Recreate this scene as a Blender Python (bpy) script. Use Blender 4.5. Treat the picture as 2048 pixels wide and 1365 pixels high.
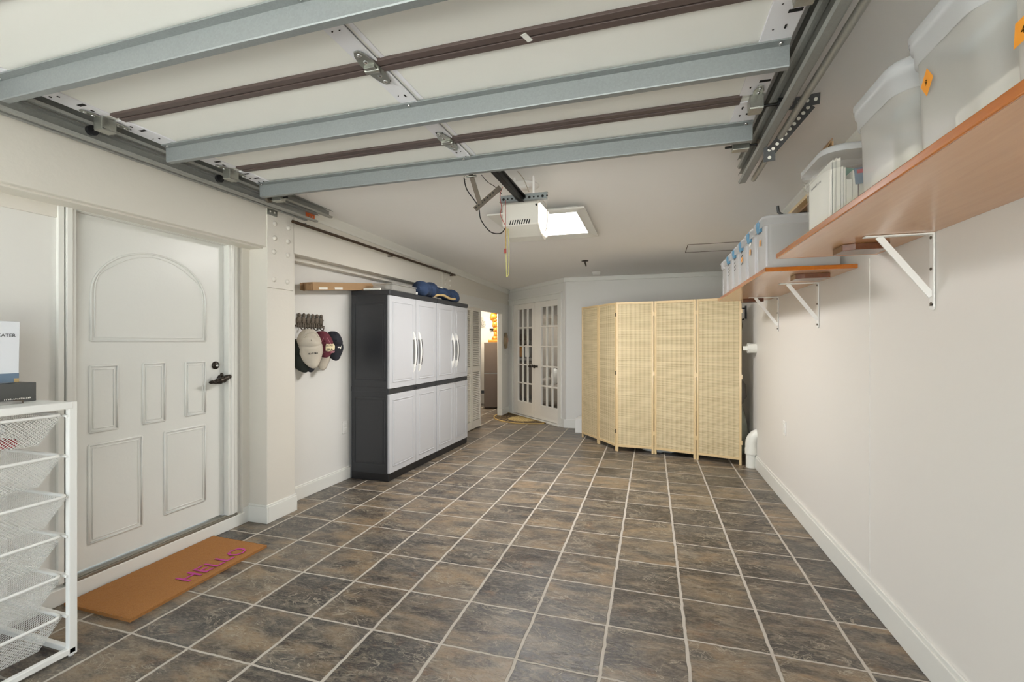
import bpy, math, random
from mathutils import Vector, Matrix
for o in list(bpy.data.objects): bpy.data.objects.remove(o)
sc = bpy.context.scene
COL = sc.collection
R = random.Random(7)

# ---------------------------------------------------------------- camera
cam_d = bpy.data.cameras.new('camera'); cam = bpy.data.objects.new('camera', cam_d); COL.objects.link(cam)
cam_d.sensor_width = 36.0; cam_d.lens = 36.0*919.1/2048.0
cam_d.shift_x = 0.0; cam_d.shift_y = 2.5/2048.0
cam_d.clip_start = 0.05; cam_d.clip_end = 200
YAW = 0.29486
cam.location = (0, 0, 1.31); cam.rotation_euler = (math.pi/2, 0, YAW)
sc.camera = cam
# ---------------------------------------------------------------- view, world, lamps
sc.view_settings.view_transform = 'Standard'; sc.view_settings.look = 'None'
sc.view_settings.exposure = 0.41; sc.view_settings.gamma = 1.0
sc.view_settings.use_curve_mapping = False
w = bpy.data.worlds.new('world'); sc.world = w; w.use_nodes = True
bg = w.node_tree.nodes['Background']; bg.inputs[0].default_value = (0.82, 0.92, 1.0, 1); bg.inputs[1].default_value = 2.1

def area(name, loc, size, power, color, rot=(0, 0, 0), portal=False):
    l = bpy.data.lights.new(name, 'AREA'); l.shape = 'RECTANGLE'; l.size = size[0]; l.size_y = size[1]
    l.energy = power; l.color = color
    o = bpy.data.objects.new(name, l); COL.objects.link(o); o.location = loc; o.rotation_euler = rot
    if portal: l.cycles.is_portal = True
    return o
area('garage_opening_portal', (-0.9, -0.92, 1.15), (3.5, 2.25), 1, (1, 1, 1), (math.pi/2, 0, 0), True)
area('ceiling_fixture_lamp', (-0.87, 3.95, 2.315), (0.58, 0.70), 41, (1.0, 0.98, 0.97))
area('hallway_lamp', (-3.1, 8.1, 2.2), (0.5, 0.5), 30, (1.0, 0.91, 0.78))
area('back_room_fill', (-1.9, 9.1, 2.2), (0.8, 0.8), 16, (1.0, 0.95, 0.88))  # added fill light to brighten the room behind the french doors
sun_d = bpy.data.lights.new('sun', 'SUN'); sun_d.energy = 27; sun_d.angle = .009; sun_d.color = (.93, .965, 1)
sun = bpy.data.objects.new('sun', sun_d); COL.objects.link(sun); sun.rotation_euler = (-math.radians(35), 0, 0)  # high, behind the house: lights the driveway only

# ---------------------------------------------------------------- materials
class NT:
    def __init__(s, name):
        s.m = bpy.data.materials.new(name); s.m.use_nodes = True; s.t = s.m.node_tree
        s.b = s.t.nodes['Principled BSDF']; s.out = s.t.nodes['Material Output']
    def n(s, typ, props=None, **ins):
        nd = s.t.nodes.new(typ)
        for k, v in (props or {}).items(): setattr(nd, k, v)
        for k, v in ins.items():
            k2 = int(k[1:]) if k[0] == 'i' and k[1:].isdigit() else k.replace('_', ' ')
            s.set(nd.inputs[k2], v)
        return nd
    def set(s, sock, v):
        if isinstance(v, bpy.types.NodeSocket): s.t.links.new(v, sock)
        elif isinstance(v, bpy.types.Node): s.t.links.new(v.outputs[0], sock)
        else: sock.default_value = v
    def ma(s, op, a, b=0.0, c=0.0, clamp=False):
        return s.n('ShaderNodeMath', {'operation': op, 'use_clamp': clamp}, i0=a, i1=b, i2=c).outputs[0]
    def mix(s, f, a, b, mode='MIX'):
        nd = s.n('ShaderNodeMix', {'data_type': 'RGBA', 'blend_type': mode}); s.set(nd.inputs[0], f)
        s.set(nd.inputs[6], a); s.set(nd.inputs[7], b); return nd.outputs[2]
    def ramp(s, f, stops, interp='LINEAR'):
        nd = s.n('ShaderNodeValToRGB', i0=f); cr = nd.color_ramp; cr.interpolation = interp
        while len(cr.elements) < len(stops): cr.elements.new(0.5)
        for e, (p, c) in zip(cr.elements, stops): e.position = p; e.color = tuple(c)+(1,) if len(c) == 3 else c
        return nd.outputs[0]
    def obj(s): return s.n('ShaderNodeTexCoord').outputs['Object']
    def mapp(s, v, scale=(1, 1, 1), loc=(0, 0, 0), rot=(0, 0, 0)):
        return s.n('ShaderNodeMapping', Vector=v, Scale=scale, Location=loc, Rotation=rot).outputs[0]
    def noise(s, v, scale=5, detail=3, rough=.5, dist=0):
        return s.n('ShaderNodeTexNoise', Vector=v, Scale=scale, Detail=detail, Roughness=rough, Distortion=dist).outputs[0]
    def bump(s, h, strength=.2, dist=.01):
        s.set(s.b.inputs['Normal'], s.n('ShaderNodeBump', Strength=strength, Distance=dist, Height=h).outputs[0])
    def p(s, **kw):
        for k, v in kw.items(): s.set(s.b.inputs[k.replace('_', ' ')], v)

def C(r, g, b):  # sRGB 0-255 -> linear
    f = lambda v: (v/255/12.92) if v/255 <= .04045 else ((v/255+.055)/1.055)**2.4
    return (f(r), f(g), f(b), 1)

def plain(name, col, rough=.5, metal=0.0, bump=0, bscale=80, var=0, **kw):
    n = NT(name); n.p(Base_Color=col, Roughness=rough, Metallic=metal, **kw)
    if var or bump:
        v = n.obj()
        if var:
            f = n.noise(v, bscale*.3, 4)
            n.p(Base_Color=n.mix(f, tuple(c*(1-var) for c in col[:3])+(1,), tuple(min(1, c*(1+var)) for c in col[:3])+(1,)))
        if bump: n.bump(n.noise(v, bscale, 3), bump, .004)
    return n.m

def painted(name, col, rough=.55, sc1=6, st=.12):
    n = NT(name); v = n.obj()
    a = n.noise(v, sc1, 4, .6); b = n.noise(v, 60, 2)
    n.p(Base_Color=n.mix(n.noise(v, 1.3, 3), tuple(c*.96 for c in col[:3])+(1,), col), Roughness=rough)
    n.bump(n.ma('ADD', n.ma('MULTIPLY', a, .8), n.ma('MULTIPLY', b, .25)), st, .01)
    return n.m

M = {}
WALLC = C(229, 227, 221)
M['wall'] = painted('wall_paint', WALLC, .5)
M['wallr'] = painted('right_wall_paint', C(232, 228, 221), .45, 3, .06)
M['beam'] = painted('beam_paint', C(224, 219, 208), .5, 9, .2)
M['ceiling'] = painted('ceiling_paint', C(248, 246, 243), .8, 2.5, .08)
M['trim'] = painted('trim_paint', C(232, 231, 224), .35, 8, .08)
M['door'] = painted('door_paint', C(230, 230, 224), .3, 7, .12)
M['white'] = plain('white_gloss', C(236, 234, 228), .3)
M['frdoor'] = plain('french_door_white', C(238, 234, 226), .35)
M['frdoor2'] = plain('moulding_paint', C(230, 230, 224), .3)
M['alum'] = plain('threshold_metal', C(150, 146, 134), .4, .7, .1, 60, .12)
M['black'] = plain('black_plastic', C(30, 30, 32), .35)
M['blackm'] = plain('black_metal', C(26, 25, 24), .4, .3)
M['bronze'] = plain('dark_bronze', C(62, 56, 50), .4, .8, .3, 90, .3)
M['hole'] = plain('dark_hole', C(22, 20, 19), .8)
M['panelw'] = plain('garage_panel_skin', C(244, 244, 238), .55, 0, .04, 20)
M['stile'] = plain('stile_white', C(240, 240, 244), .35)
M['strip'] = plain('brown_vinyl', C(92, 78, 74), .5, 0, .1, 120, .1)
M['tape'] = plain('white_label', C(240, 240, 235), .5)

def galvanised(name, col, metal=.75, rough=.42):
    n = NT(name); v = n.obj()
    vor = n.n('ShaderNodeTexVoronoi', Vector=n.mapp(v, (1, 1, 1)), Scale=160.0).outputs['Color']
    g = n.n('ShaderNodeSeparateColor', i0=vor).outputs[0]
    f = n.ma('ADD', n.ma('MULTIPLY', g, .5), n.ma('MULTIPLY', n.noise(v, 3, 3), .6))
    n.p(Base_Color=n.mix(f, tuple(c*.90 for c in col[:3])+(1,), tuple(min(1, c*1.09) for c in col[:3])+(1,)), Metallic=metal, Roughness=rough)
    return n.m
M['galv'] = galvanised('galvanised_steel', C(142, 147, 147), .35, .45)
M['galvd'] = galvanised('track_steel', C(150, 151, 146), .2, .42)
M['paletube'] = galvanised('pale_tube_steel', C(172, 171, 164), .3, .4)
M['galvh'] = galvanised('hinge_steel', C(165, 166, 158), .8, .3)
M['perf'] = galvanised('dark_perforated_steel', C(88, 88, 88), .5, .5)
M['screw'] = plain('screw_steel', C(190, 190, 188), .25, .9)
M['rust'] = plain('rusty_orange_end', C(196, 92, 38), .6, 0, .1, 60, .3)
M['rod'] = plain('brown_rod', C(66, 48, 32), .45, .2, 0, 50, .2)

# floor: slate-look tiles with pale grout
def floor_mat():
    n = NT('slate_tile'); v = n.obj(); P = .34016
    wob = n.n('ShaderNodeTexNoise', Vector=v, Scale=14.0, Detail=3.0)
    wv = n.n('ShaderNodeVectorMath', {'operation': 'MULTIPLY_ADD'}, i0=wob.outputs['Color'], i1=(.013, .013, 0), i2=v)
    s = n.n('ShaderNodeSeparateXYZ', i0=wv)
    u = n.ma('DIVIDE', n.ma('ADD', s.outputs[0], 1.5435+.0065+34*P), P); vv = n.ma('DIVIDE', n.ma('ADD', s.outputs[1], -1.8316+.0065+34*P), P)
    fu, fv = n.ma('FRACT', u), n.ma('FRACT', vv)
    eu = n.ma('MINIMUM', fu, n.ma('SUBTRACT', 1, fu)); ev = n.ma('MINIMUM', fv, n.ma('SUBTRACT', 1, fv))
    mr = lambda e, a, b: n.n('ShaderNodeMapRange', {'interpolation_type': 'SMOOTHSTEP'}, i0=e, i1=a, i2=b, i3=0.0, i4=1.0).outputs[0]
    # grout runs a little wider along the room than across it
    tile = n.ma('MULTIPLY', mr(eu, .017, .026), mr(ev, .011, .018))
    cid = n.n('ShaderNodeCombineXYZ', i0=n.ma('FLOOR', u), i1=n.ma('FLOOR', vv))
    wn = n.n('ShaderNodeTexWhiteNoise', {'noise_dimensions': '2D'}, Vector=cid)
    rnd = wn.outputs['Value']; rc = wn.outputs['Color']
    off = n.n('ShaderNodeVectorMath', {'operation': 'MULTIPLY_ADD'}, i0=rc, i1=(40, 40, 40), i2=v).outputs[0]
    st = n.mapp(off, (1.0, 2.6, 1))
    big = n.noise(st, 3.6, 3, .5, .5)
    mid = n.noise(n.mapp(off, (1, 2.2, 1), (9, 3, 0)), 8, 7, .68, 1.2)
    fine = n.noise(n.mapp(v, (1, 2.8, 1)), 42, 8, .82, .6)
    base = n.ramp(n.ma('ADD', n.ma('MULTIPLY', big, .75), n.ma('MULTIPLY', rnd, .22)),
                  [(.34, C(44, 39, 37)[:3]), (.43, C(74, 65, 58)[:3]), (.50, C(108, 95, 80)[:3]), (.56, C(142, 123, 98)[:3]), (.64, C(168, 142, 110)[:3]), (.78, C(112, 104, 96)[:3])])
    # blue-grey slate towards the left/near part, browner at the back
    grey = n.mix(n.ramp(n.noise(n.mapp(off, (1, 1.6, 1), (3, 7, 0)), 2.6, 4, .6), [(.42, (0, 0, 0)), (.62, (1, 1, 1))]), base, n.mix(.55, base, C(98, 98, 96)))
    c1 = n.mix(n.ma('MULTIPLY', n.ramp(mid, [(.50, (0, 0, 0)), (.64, (1, 1, 1))]), .60), grey, C(172, 160, 140))
    c1 = n.mix(n.ma('MULTIPLY', n.ramp(mid, [(.30, (1, 1, 1)), (.46, (0, 0, 0))]), .6), c1, C(50, 45, 44))
    c1 = n.mix(n.ma('MULTIPLY', n.ramp(n.noise(n.mapp(off, (1.2, 2, 1), (1, 11, 0)), 5, 5, .7), [(.58, (0, 0, 0)), (.74, (1, 1, 1))]), .45), c1, C(158, 112, 72))
    c1 = n.mix(n.ma('MULTIPLY', n.ramp(fine, [(.49, (0, 0, 0)), (.62, (1, 1, 1))]), .55), c1, C(162, 152, 138))
    c1 = n.mix(n.ma('MULTIPLY', n.ramp(fine, [(.36, (1, 1, 1)), (.49, (0, 0, 0))]), .5), c1, C(46, 42, 40))
    # thin pale mineral veins: zero crossings of a distorted noise
    vn = n.noise(n.mapp(off, (1, 1.9, 1), (5, 5, 0)), 4.6, 5, .62, 1.3)
    vein = n.ramp(n.ma('ABSOLUTE', n.ma('SUBTRACT', vn, .5)), [(.0, (1, 1, 1)), (.013, (0, 0, 0))])
    gate = n.ramp(n.noise(n.mapp(off, (1, 1, 1), (2, 2, 5)), 5, 2), [(.46, (0, 0, 0)), (.56, (1, 1, 1))])
    c1 = n.mix(n.ma('MULTIPLY', n.ma('MULTIPLY', vein, gate), .9), c1, C(190, 180, 160))
    gr = n.mix(n.noise(v, 9, 4), C(174, 165, 152), C(196, 188, 177))
    c1 = n.mix(1.0, c1, (.72, .71, .70, 1), 'MULTIPLY')
    n.p(Base_Color=n.mix(tile, gr, c1), Roughness=n.mix(tile, (.85,)*3+(1,), n.mix(mid, (.20,)*3+(1,), (.48,)*3+(1,))))
    h = n.ma('ADD', n.ma('MULTIPLY', tile, .6), n.ma('ADD', n.ma('MULTIPLY', mid, .5), n.ma('ADD', n.ma('MULTIPLY', fine, .15), n.ma('MULTIPLY', vein, -.08))))
    n.bump(h, .8, .006)
    return n.m
M['floor'] = floor_mat()

def shelf_mat(name, col, dark, gloss):
    n = NT(name); v = n.obj()
    g = n.noise(n.mapp(v, (14, 1.0, 14)), 3.0, 6, .65, .8)
    kn = n.ramp(n.n('ShaderNodeTexVoronoi', Vector=n.mapp(v, (7.0, 2.6, .001)), Scale=1.0).outputs['Distance'], [(.03, (1, 1, 1)), (.06, (0, 0, 0))])
    c = n.mix(g, dark, col); c = n.mix(n.ma('MULTIPLY', kn, .75), c, C(96, 58, 34))
    n.p(Base_Color=c, Roughness=gloss, Coat_Weight=.6, Coat_Roughness=.12)
    n.bump(g, .08, .003)
    return n.m
M['ply'] = shelf_mat('varnished_plywood_face', C(212, 158, 104), C(186, 128, 76), .3)
M['plyedge'] = shelf_mat('varnished_plywood_edge', C(206, 122, 40), C(164, 84, 22), .2)
M['darkwood'] = shelf_mat('dark_stained_block', C(126, 70, 34), C(60, 34, 20), .3)

def bamboo():
    n = NT('woven_bamboo'); v = n.n('ShaderNodeTexCoord').outputs['UV']; s = n.n('ShaderNodeSeparateXYZ', i0=v)
    w1 = n.ma('SINE', n.ma('MULTIPLY', s.outputs[1], 2*math.pi/.0125))
    rows = n.noise(n.mapp(v, (.6, 78, 1)), 1.0, 2, .5)
    rows2 = n.noise(n.mapp(v, (2.5, 14, 1)), 1.0, 4, .6)
    cols = n.ma('SINE', n.ma('MULTIPLY', s.outputs[0], 2*math.pi/.052))
    cols2 = n.noise(n.mapp(v, (40, .5, 1)), 1.0, 2)
    f = n.ma('ADD', n.ma('MULTIPLY', w1, .20), n.ma('ADD', n.ma('MULTIPLY', rows, .55), n.ma('ADD', n.ma('MULTIPLY', rows2, .5), n.ma('ADD', n.ma('MULTIPLY', cols, .07), n.ma('MULTIPLY', cols2, .25)))))
    c = n.ramp(f, [(.35, C(178, 156, 114)[:3]), (.6, C(216, 196, 154)[:3]), (.95, C(240, 224, 186)[:3])])
    st = n.ramp(n.ma('ABSOLUTE', n.ma('SUBTRACT', n.ma('FRACT', n.ma('DIVIDE', s.outputs[0], .052)), .5)), [(.0, (1, 1, 1)), (.10, (0, 0, 0))])
    c = n.mix(n.ma('MULTIPLY', st, .35), c, C(238, 224, 188))
    n.p(Base_Color=c, Roughness=.6); n.bump(w1, .35, .002)
    tr = n.n('ShaderNodeBsdfTransparent'); tl = n.n('ShaderNodeBsdfTranslucent', Color=c)
    m1 = n.n('ShaderNodeMixShader', i0=.10, i1=n.b.outputs[0], i2=tl.outputs[0]); m2 = n.n('ShaderNodeMixShader', i0=.02, i1=m1.outputs[0], i2=tr.outputs[0])
    n.set(n.out.inputs[0], m2.outputs[0]); return n.m
M['bamboo'] = bamboo()
M['pine'] = shelf_mat('light_pine_frame', C(230, 204, 156), C(216, 186, 134), .45)

def coir():
    n = NT('coir_fibre'); v = n.obj()
    f = n.noise(v, 260, 3, .7); g = n.noise(v, 9, 3, .6)
    c = n.mix(f, C(134, 82, 38), C(206, 146, 84)); c = n.mix(n.ma('MULTIPLY', g, .35), c, C(186, 130, 66))
    n.p(Base_Color=c, Roughness=.95); n.bump(f, .9, .006); return n.m
M['coir'] = coir()
def paintmag():
    n = NT('magenta_print'); v = n.obj(); f = n.ramp(n.noise(v, 300, 2, .7), [(.38, (0, 0, 0)), (.52, (1, 1, 1))])
    n.p(Base_Color=n.mix(f, C(160, 104, 50), C(196, 52, 160)), Roughness=.95); return n.m
M['magenta'] = paintmag()

def meshmat():
    n = NT('white_wire_mesh'); uv = n.n('ShaderNodeTexCoord').outputs['UV']; s = n.n('ShaderNodeSeparateXYZ', i0=uv)
    k = 2*math.pi/.0125
    a = n.ma('ABSOLUTE', n.ma('SINE', n.ma('MULTIPLY', n.ma('ADD', s.outputs[0], s.outputs[1]), k/2)))
    b = n.ma('ABSOLUTE', n.ma('SINE', n.ma('MULTIPLY', n.ma('SUBTRACT', s.outputs[0], s.outputs[1]), k/2)))
    hole = n.ma('GREATER_THAN', n.ma('MINIMUM', a, b), .42)
    n.p(Base_Color=C(232, 231, 226), Roughness=.4, Alpha=n.ma('SUBTRACT', 1, hole)); return n.m
M['mesh'] = meshmat()
M['wire'] = plain('white_coated_steel', C(240, 239, 234), .35)

def translucent(name, col, opac=.6, rough=.35, tint=(1, 1, 1)):
    n = NT(name); n.p(Base_Color=col, Roughness=rough)
    tr = n.n('ShaderNodeBsdfTransparent', Color=tuple(tint)+(1,)); tl = n.n('ShaderNodeBsdfTranslucent', Color=col)
    m1 = n.n('ShaderNodeMixShader', i0=.35, i1=n.b.outputs[0], i2=tl.outputs[0])
    m2 = n.n('ShaderNodeMixShader', i0=opac, i1=tr.outputs[0], i2=m1.outputs[0])
    n.set(n.out.inputs[0], m2.outputs[0]); return n.m
M['tub'] = translucent('milky_plastic', C(230, 226, 217), .50)
M['tubclear'] = translucent('clear_tub_plastic', C(228, 228, 222), .22)
M['tublid'] = translucent('milky_lid_plastic', C(238, 239, 240), .72)
M['bin'] = translucent('frosted_bin_plastic', C(226, 225, 222), .72)
M['clearbox'] = translucent('clear_tray_plastic', C(222, 220, 214), .45)
def glassm():
    n = NT('window_glass'); g = n.n('ShaderNodeBsdfGlossy', Color=(1, 1, 1, 1), Roughness=.02)
    t = n.n('ShaderNodeBsdfTransparent', Color=(.93, .94, .93, 1)); m = n.n('ShaderNodeMixShader', i0=.13, i1=t.outputs[0], i2=g.outputs[0]); n.set(n.out.inputs[0], m.outputs[0]); return n.m
M['glass'] = glassm()
def emis(name, col, st):
    n = NT(name); n.p(Base_Color=col, Emission_Color=col, Emission_Strength=st); return n.m
M['lens'] = emis('lit_diffuser', (1.0, .98, .93, 1), 6.0)
M['grey'] = plain('grey_plastic_door', C(196, 197, 200), .28)
M['char'] = plain('charcoal_plastic', C(52, 53, 56), .32, 0, .12, 120, .06)
M['cardboard'] = plain('cardboard', C(172, 138, 100), .8, 0, .05, 40, .08)
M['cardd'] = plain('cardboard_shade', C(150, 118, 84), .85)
M['navy'] = plain('navy_fabric', C(44, 62, 92), .85, 0, .3, 40, .15)
M['tan'] = plain('tan_fabric', C(196, 168, 118), .8, 0, .2, 40, .1)
M['paper'] = plain('paper', C(238, 235, 224), .7)
M['beige'] = plain('beige_cotton', C(190, 180, 164), .9, 0, .3, 50, .1)
M['maroon'] = plain('maroon_cotton', C(98, 38, 50), .85, 0, .2, 50, .1)
M['pinkline'] = plain('pink_stitching', C(190, 130, 140), .8)
M['capblack'] = plain('black_cotton', C(34, 35, 42), .85, 0, .2, 50)
M['capgreen'] = plain('dark_green_cotton', C(40, 44, 38), .9, 0, .2, 50)
M['patch'] = plain('cream_patch', C(236, 220, 180), .8)
M['iron'] = plain('weathered_iron', C(106, 96, 84), .7, .4, .5, 60, .3)
M['opener'] = plain('opener_beige', C(216, 211, 200), .45)
M['lenscover'] = emis('lit_opener_cover', (1.0, .94, .84, 1), .8)
M['yellowcord'] = plain('yellow_cord', C(214, 204, 130), .7)
M['redcord'] = plain('red_cord', C(178, 70, 62), .6)
M['wirec'] = plain('beige_wire', C(180, 168, 150), .6)
M['pvc'] = plain('white_pvc', C(236, 235, 226), .3)
M['gold'] = plain('gold_carving', C(190, 128, 44), .4, .4, .4, 30, .25)
M['browncab'] = plain('brown_cabinet', C(92, 78, 66), .4, 0, .05, 40, .08)
M['orange'] = plain('orange_sticker', C(242, 156, 34), .6)
M['blue'] = plain('blue_latch', C(84, 140, 172), .4)
M['bluecloth'] = plain('pale_blue_cloth', C(196, 208, 214), .9)
M['teal'] = plain('teal_book', C(92, 150, 128), .6)
M['bluebook'] = plain('blue_book', C(44, 126, 168), .5)
M['page'] = plain('book_pages', C(232, 228, 214), .8)
M['purple'] = plain('maroon_book', C(92, 48, 62), .6)
M['ink'] = plain('ink', C(46, 44, 44), .7)
M['red'] = plain('red_cloth', C(190, 84, 88), .9)
M['ball'] = plain('white_cloth', C(226, 228, 226), .85, 0, .2, 40)
M['boxw'] = plain('white_carton', C(226, 228, 232), .45)
M['boxblk'] = plain('black_carton', C(84, 84, 82), .5)
M['steelblue'] = plain('printed_blue_grey', C(110, 130, 150), .35)
M['hallw'] = painted('hall_paint', C(236, 231, 222), .5)
M['roomw'] = painted('back_room_paint', C(196, 190, 182), .6)
M['roomdark'] = plain('dark_furniture', C(74, 66, 60), .5, 0, .1, 30, .2)
M['sofa'] = plain('grey_upholstery', C(138, 132, 126), .9, 0, .3, 30, .1)
M['leafbag'] = plain('patterned_sack', C(176, 178, 160), .8, 0, .4, 25, .5)
def rugm():
    n = NT('patterned_rug'); v = n.obj()
    f = n.n('ShaderNodeTexVoronoi', Vector=v, Scale=26.0).outputs['Distance']; g = n.noise(v, 34, 4, .7, 1.2)
    s = n.n('ShaderNodeSeparateXYZ', i0=v); r = n.ma('POWER', n.ma('ADD', n.ma('POWER', s.outputs[0], 2), n.ma('POWER', s.outputs[1], 2)), .5)
    dark = n.ramp(g, [(.44, C(58, 44, 30)[:3]), (.53, C(120, 98, 56)[:3]), (.62, C(206, 184, 128)[:3])], 'CONSTANT')
    light = n.ramp(g, [(.40, C(142, 116, 66)[:3]), (.55, C(206, 182, 122)[:3]), (.70, C(226, 206, 156)[:3])])
    c = n.mix(n.ramp(r, [(.26, (1, 1, 1)), (.28, (0, 0, 0))]), dark, light)
    n.p(Base_Color=c, Roughness=.95); n.bump(f, .4, .003); return n.m
M['rug'] = rugm()
M['rugedge'] = plain('rug_binding', C(196, 166, 104), .9)
def slatsm():
    return plain('louver_white', C(228, 222, 210), .45)
M['louver'] = slatsm()

# ---------------------------------------------------------------- geometry helpers
def rootloc(o):
    l = Vector((0, 0, 0))
    while o is not None: l += o.location; o = o.parent
    return l

def tag(o, label=None, cat=None, group=None, kind=None):
    if label: o['label'] = label
    if cat: o['category'] = cat
    if group: o['group'] = group
    if kind: o['kind'] = kind
    return o

class MB:
    def __init__(s, T=None): s.v = []; s.f = []; s.uv = {}; s.T = T; s.sm = set()
    def add(s, vs, fs, smooth=False):
        b = len(s.v)
        for p in vs: s.v.append(Vector(s.T(*p)) if s.T else Vector(p))
        for f in fs:
            if smooth: s.sm.add(len(s.f))
            s.f.append([b+i for i in f])
        return b
    def hexa(s, P):  # 8 points: bottom 4 (ccw) then top 4
        s.add(P, [(3, 2, 1, 0), (4, 5, 6, 7), (0, 1, 5, 4), (1, 2, 6, 5), (2, 3, 7, 6), (3, 0, 4, 7)])
    def box(s, x0, x1, y0, y1, z0, z1):
        x0, x1 = sorted((x0, x1)); y0, y1 = sorted((y0, y1)); z0, z1 = sorted((z0, z1))
        s.hexa([(x0, y0, z0), (x1, y0, z0), (x1, y1, z0), (x0, y1, z0), (x0, y0, z1), (x1, y0, z1), (x1, y1, z1), (x0, y1, z1)])
    def obox(s, c, ax, ay, az, hx, hy, hz):
        c = Vector(c); ax, ay, az = Vector(ax).normalized()*hx, Vector(ay).normalized()*hy, Vector(az).normalized()*hz
        s.hexa([c-ax-ay-az, c+ax-ay-az, c+ax+ay-az, c-ax+ay-az, c-ax-ay+az, c+ax-ay+az, c+ax+ay+az, c-ax+ay+az])
    def bar(s, a, b, w, h, up=(0, 0, 1)):
        a, b = Vector(a), Vector(b); d = (b-a); L = d.length; d.normalize()
        side = d.cross(Vector(up))
        if side.length < 1e-4: side = d.cross(Vector((0, 1, 0)))
        side.normalize(); u = side.cross(d)
        s.obox((a+b)/2, d, side, u, L/2, w/2, h/2)
    def quad(s, P, uv=None):
        s.add(P, [tuple(range(len(P)))])
        if uv: s.uv[len(s.f)-1] = uv
    def uvquad(s, P, u0=0, v0=0):
        P = [Vector(p) for p in P]; e = (P[1]-P[0]).normalized(); nrm = (P[1]-P[0]).cross(P[3]-P[0]).normalized(); g = nrm.cross(e)
        s.quad(P, [(u0+(p-P[0]).dot(e), v0+(p-P[0]).dot(g)) for p in P])
    def prism(s, poly, f0, f1, smooth=False):  # poly list of 2d, f0/f1 map 2d->3d
        n = len(poly); s.add([f0(*p) for p in poly]+[f1(*p) for p in poly],
            [tuple(reversed(range(n))), tuple(range(n, 2*n))])
        b = len(s.v)-2*n
        for i in range(n):
            j = (i+1) % n
            if smooth: s.sm.add(len(s.f))
            s.f.append([b+i, b+j, b+n+j, b+n+i])
    def cyl(s, a, b, r, n=16, r2=None, caps=True):
        a, b = Vector(a), Vector(b); d = (b-a).normalized(); t = Vector((0, 0, 1)) if abs(d.z) < .9 else Vector((1, 0, 0))
        u = d.cross(t).normalized(); v = d.cross(u); r2 = r if r2 is None else r2
        A = [a+(u*math.cos(2*math.pi*i/n)+v*math.sin(2*math.pi*i/n))*r for i in range(n)]
        B = [b+(u*math.cos(2*math.pi*i/n)+v*math.sin(2*math.pi*i/n))*r2 for i in range(n)]
        s.add(A+B, [(i, (i+1) % n, n+(i+1) % n, n+i) for i in range(n)], True)
        if caps:
            s.add(A, [tuple(reversed(range(n)))]); s.add(B, [tuple(range(n))])
    def tube(s, pts, r, n=8, closed=False, rs=None):
        pts = [Vector(p) for p in pts]; N = len(pts); rings = []; pu = None
        for i, p in enumerate(pts):
            if closed: d = (pts[(i+1) % N]-pts[i-1])
            else: d = pts[min(i+1, N-1)]-pts[max(i-1, 0)]
            d.normalize()
            if pu is None:
                t = Vector((0, 0, 1)) if abs(d.z) < .9 else Vector((1, 0, 0)); u = d.cross(t).normalized()
            else:
                u = pu-d*pu.dot(d)
                u = u.normalized() if u.length > 1e-5 else d.cross(Vector((0, 0, 1))).normalized()
            pu = u; v = d.cross(u); rr = rs[i] if rs else r
            rings.append([p+(u*math.cos(2*math.pi*k/n)+v*math.sin(2*math.pi*k/n))*rr for k in range(n)])
        vs = [q for rg in rings for q in rg]; fs = []
        for i in range(N if closed else N-1):
            j = (i+1) % N
            for k in range(n): fs.append((i*n+k, i*n+(k+1) % n, j*n+(k+1) % n, j*n+k))
        s.add(vs, fs, True)
        if not closed:
            s.add(rings[0], [tuple(reversed(range(n)))]); s.add(rings[-1], [tuple(range(n))])
    def lathe(s, prof, base, axis=(0, 0, 1), n=20, ref=None):
        base = Vector(base); ax = Vector(axis).normalized(); t = Vector((0, 0, 1)) if abs(ax.z) < .9 else Vector((1, 0, 0))
        u = ax.cross(t).normalized(); v = ax.cross(u); vs = []; fs = []
        for r, h in prof:
            for k in range(n): vs.append(base+ax*h+(u*math.cos(2*math.pi*k/n)+v*math.sin(2*math.pi*k/n))*r)
        for i in range(len(prof)-1):
            for k in range(n): fs.append((i*n+k, i*n+(k+1) % n, (i+1)*n+(k+1) % n, (i+1)*n+k))
        s.add(vs, fs, True)
        m = len(prof)
        s.add(vs[:n], [tuple(reversed(range(n)))]); s.add(vs[(m-1)*n:], [tuple(range(n))])
    def ball(s, c, rx, ry=None, rz=None, n=14, m=9, f=None):
        ry = ry or rx; rz = rz or rx; c = Vector(c); vs = []; fs = []
        for i in range(m+1):
            a = math.pi*i/m
            for k in range(n):
                b = 2*math.pi*k/n; d = Vector((math.sin(a)*math.cos(b), math.sin(a)*math.sin(b), math.cos(a)))
                q = f(d) if f else 1
                vs.append(c+Vector((d.x*rx, d.y*ry, d.z*rz))*q)
        for i in range(m):
            for k in range(n): fs.append((i*n+k, (i+1)*n+k, (i+1)*n+(k+1) % n, i*n+(k+1) % n))
        s.add(vs, fs, True)
    def grid(s, fn, nu, nv, smooth=True):
        vs = [fn(i/nu, j/nv) for j in range(nv+1) for i in range(nu+1)]
        fs = [(j*(nu+1)+i, j*(nu+1)+i+1, (j+1)*(nu+1)+i+1, (j+1)*(nu+1)+i) for j in range(nv) for i in range(nu)]
        s.add(vs, fs, smooth)
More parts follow.
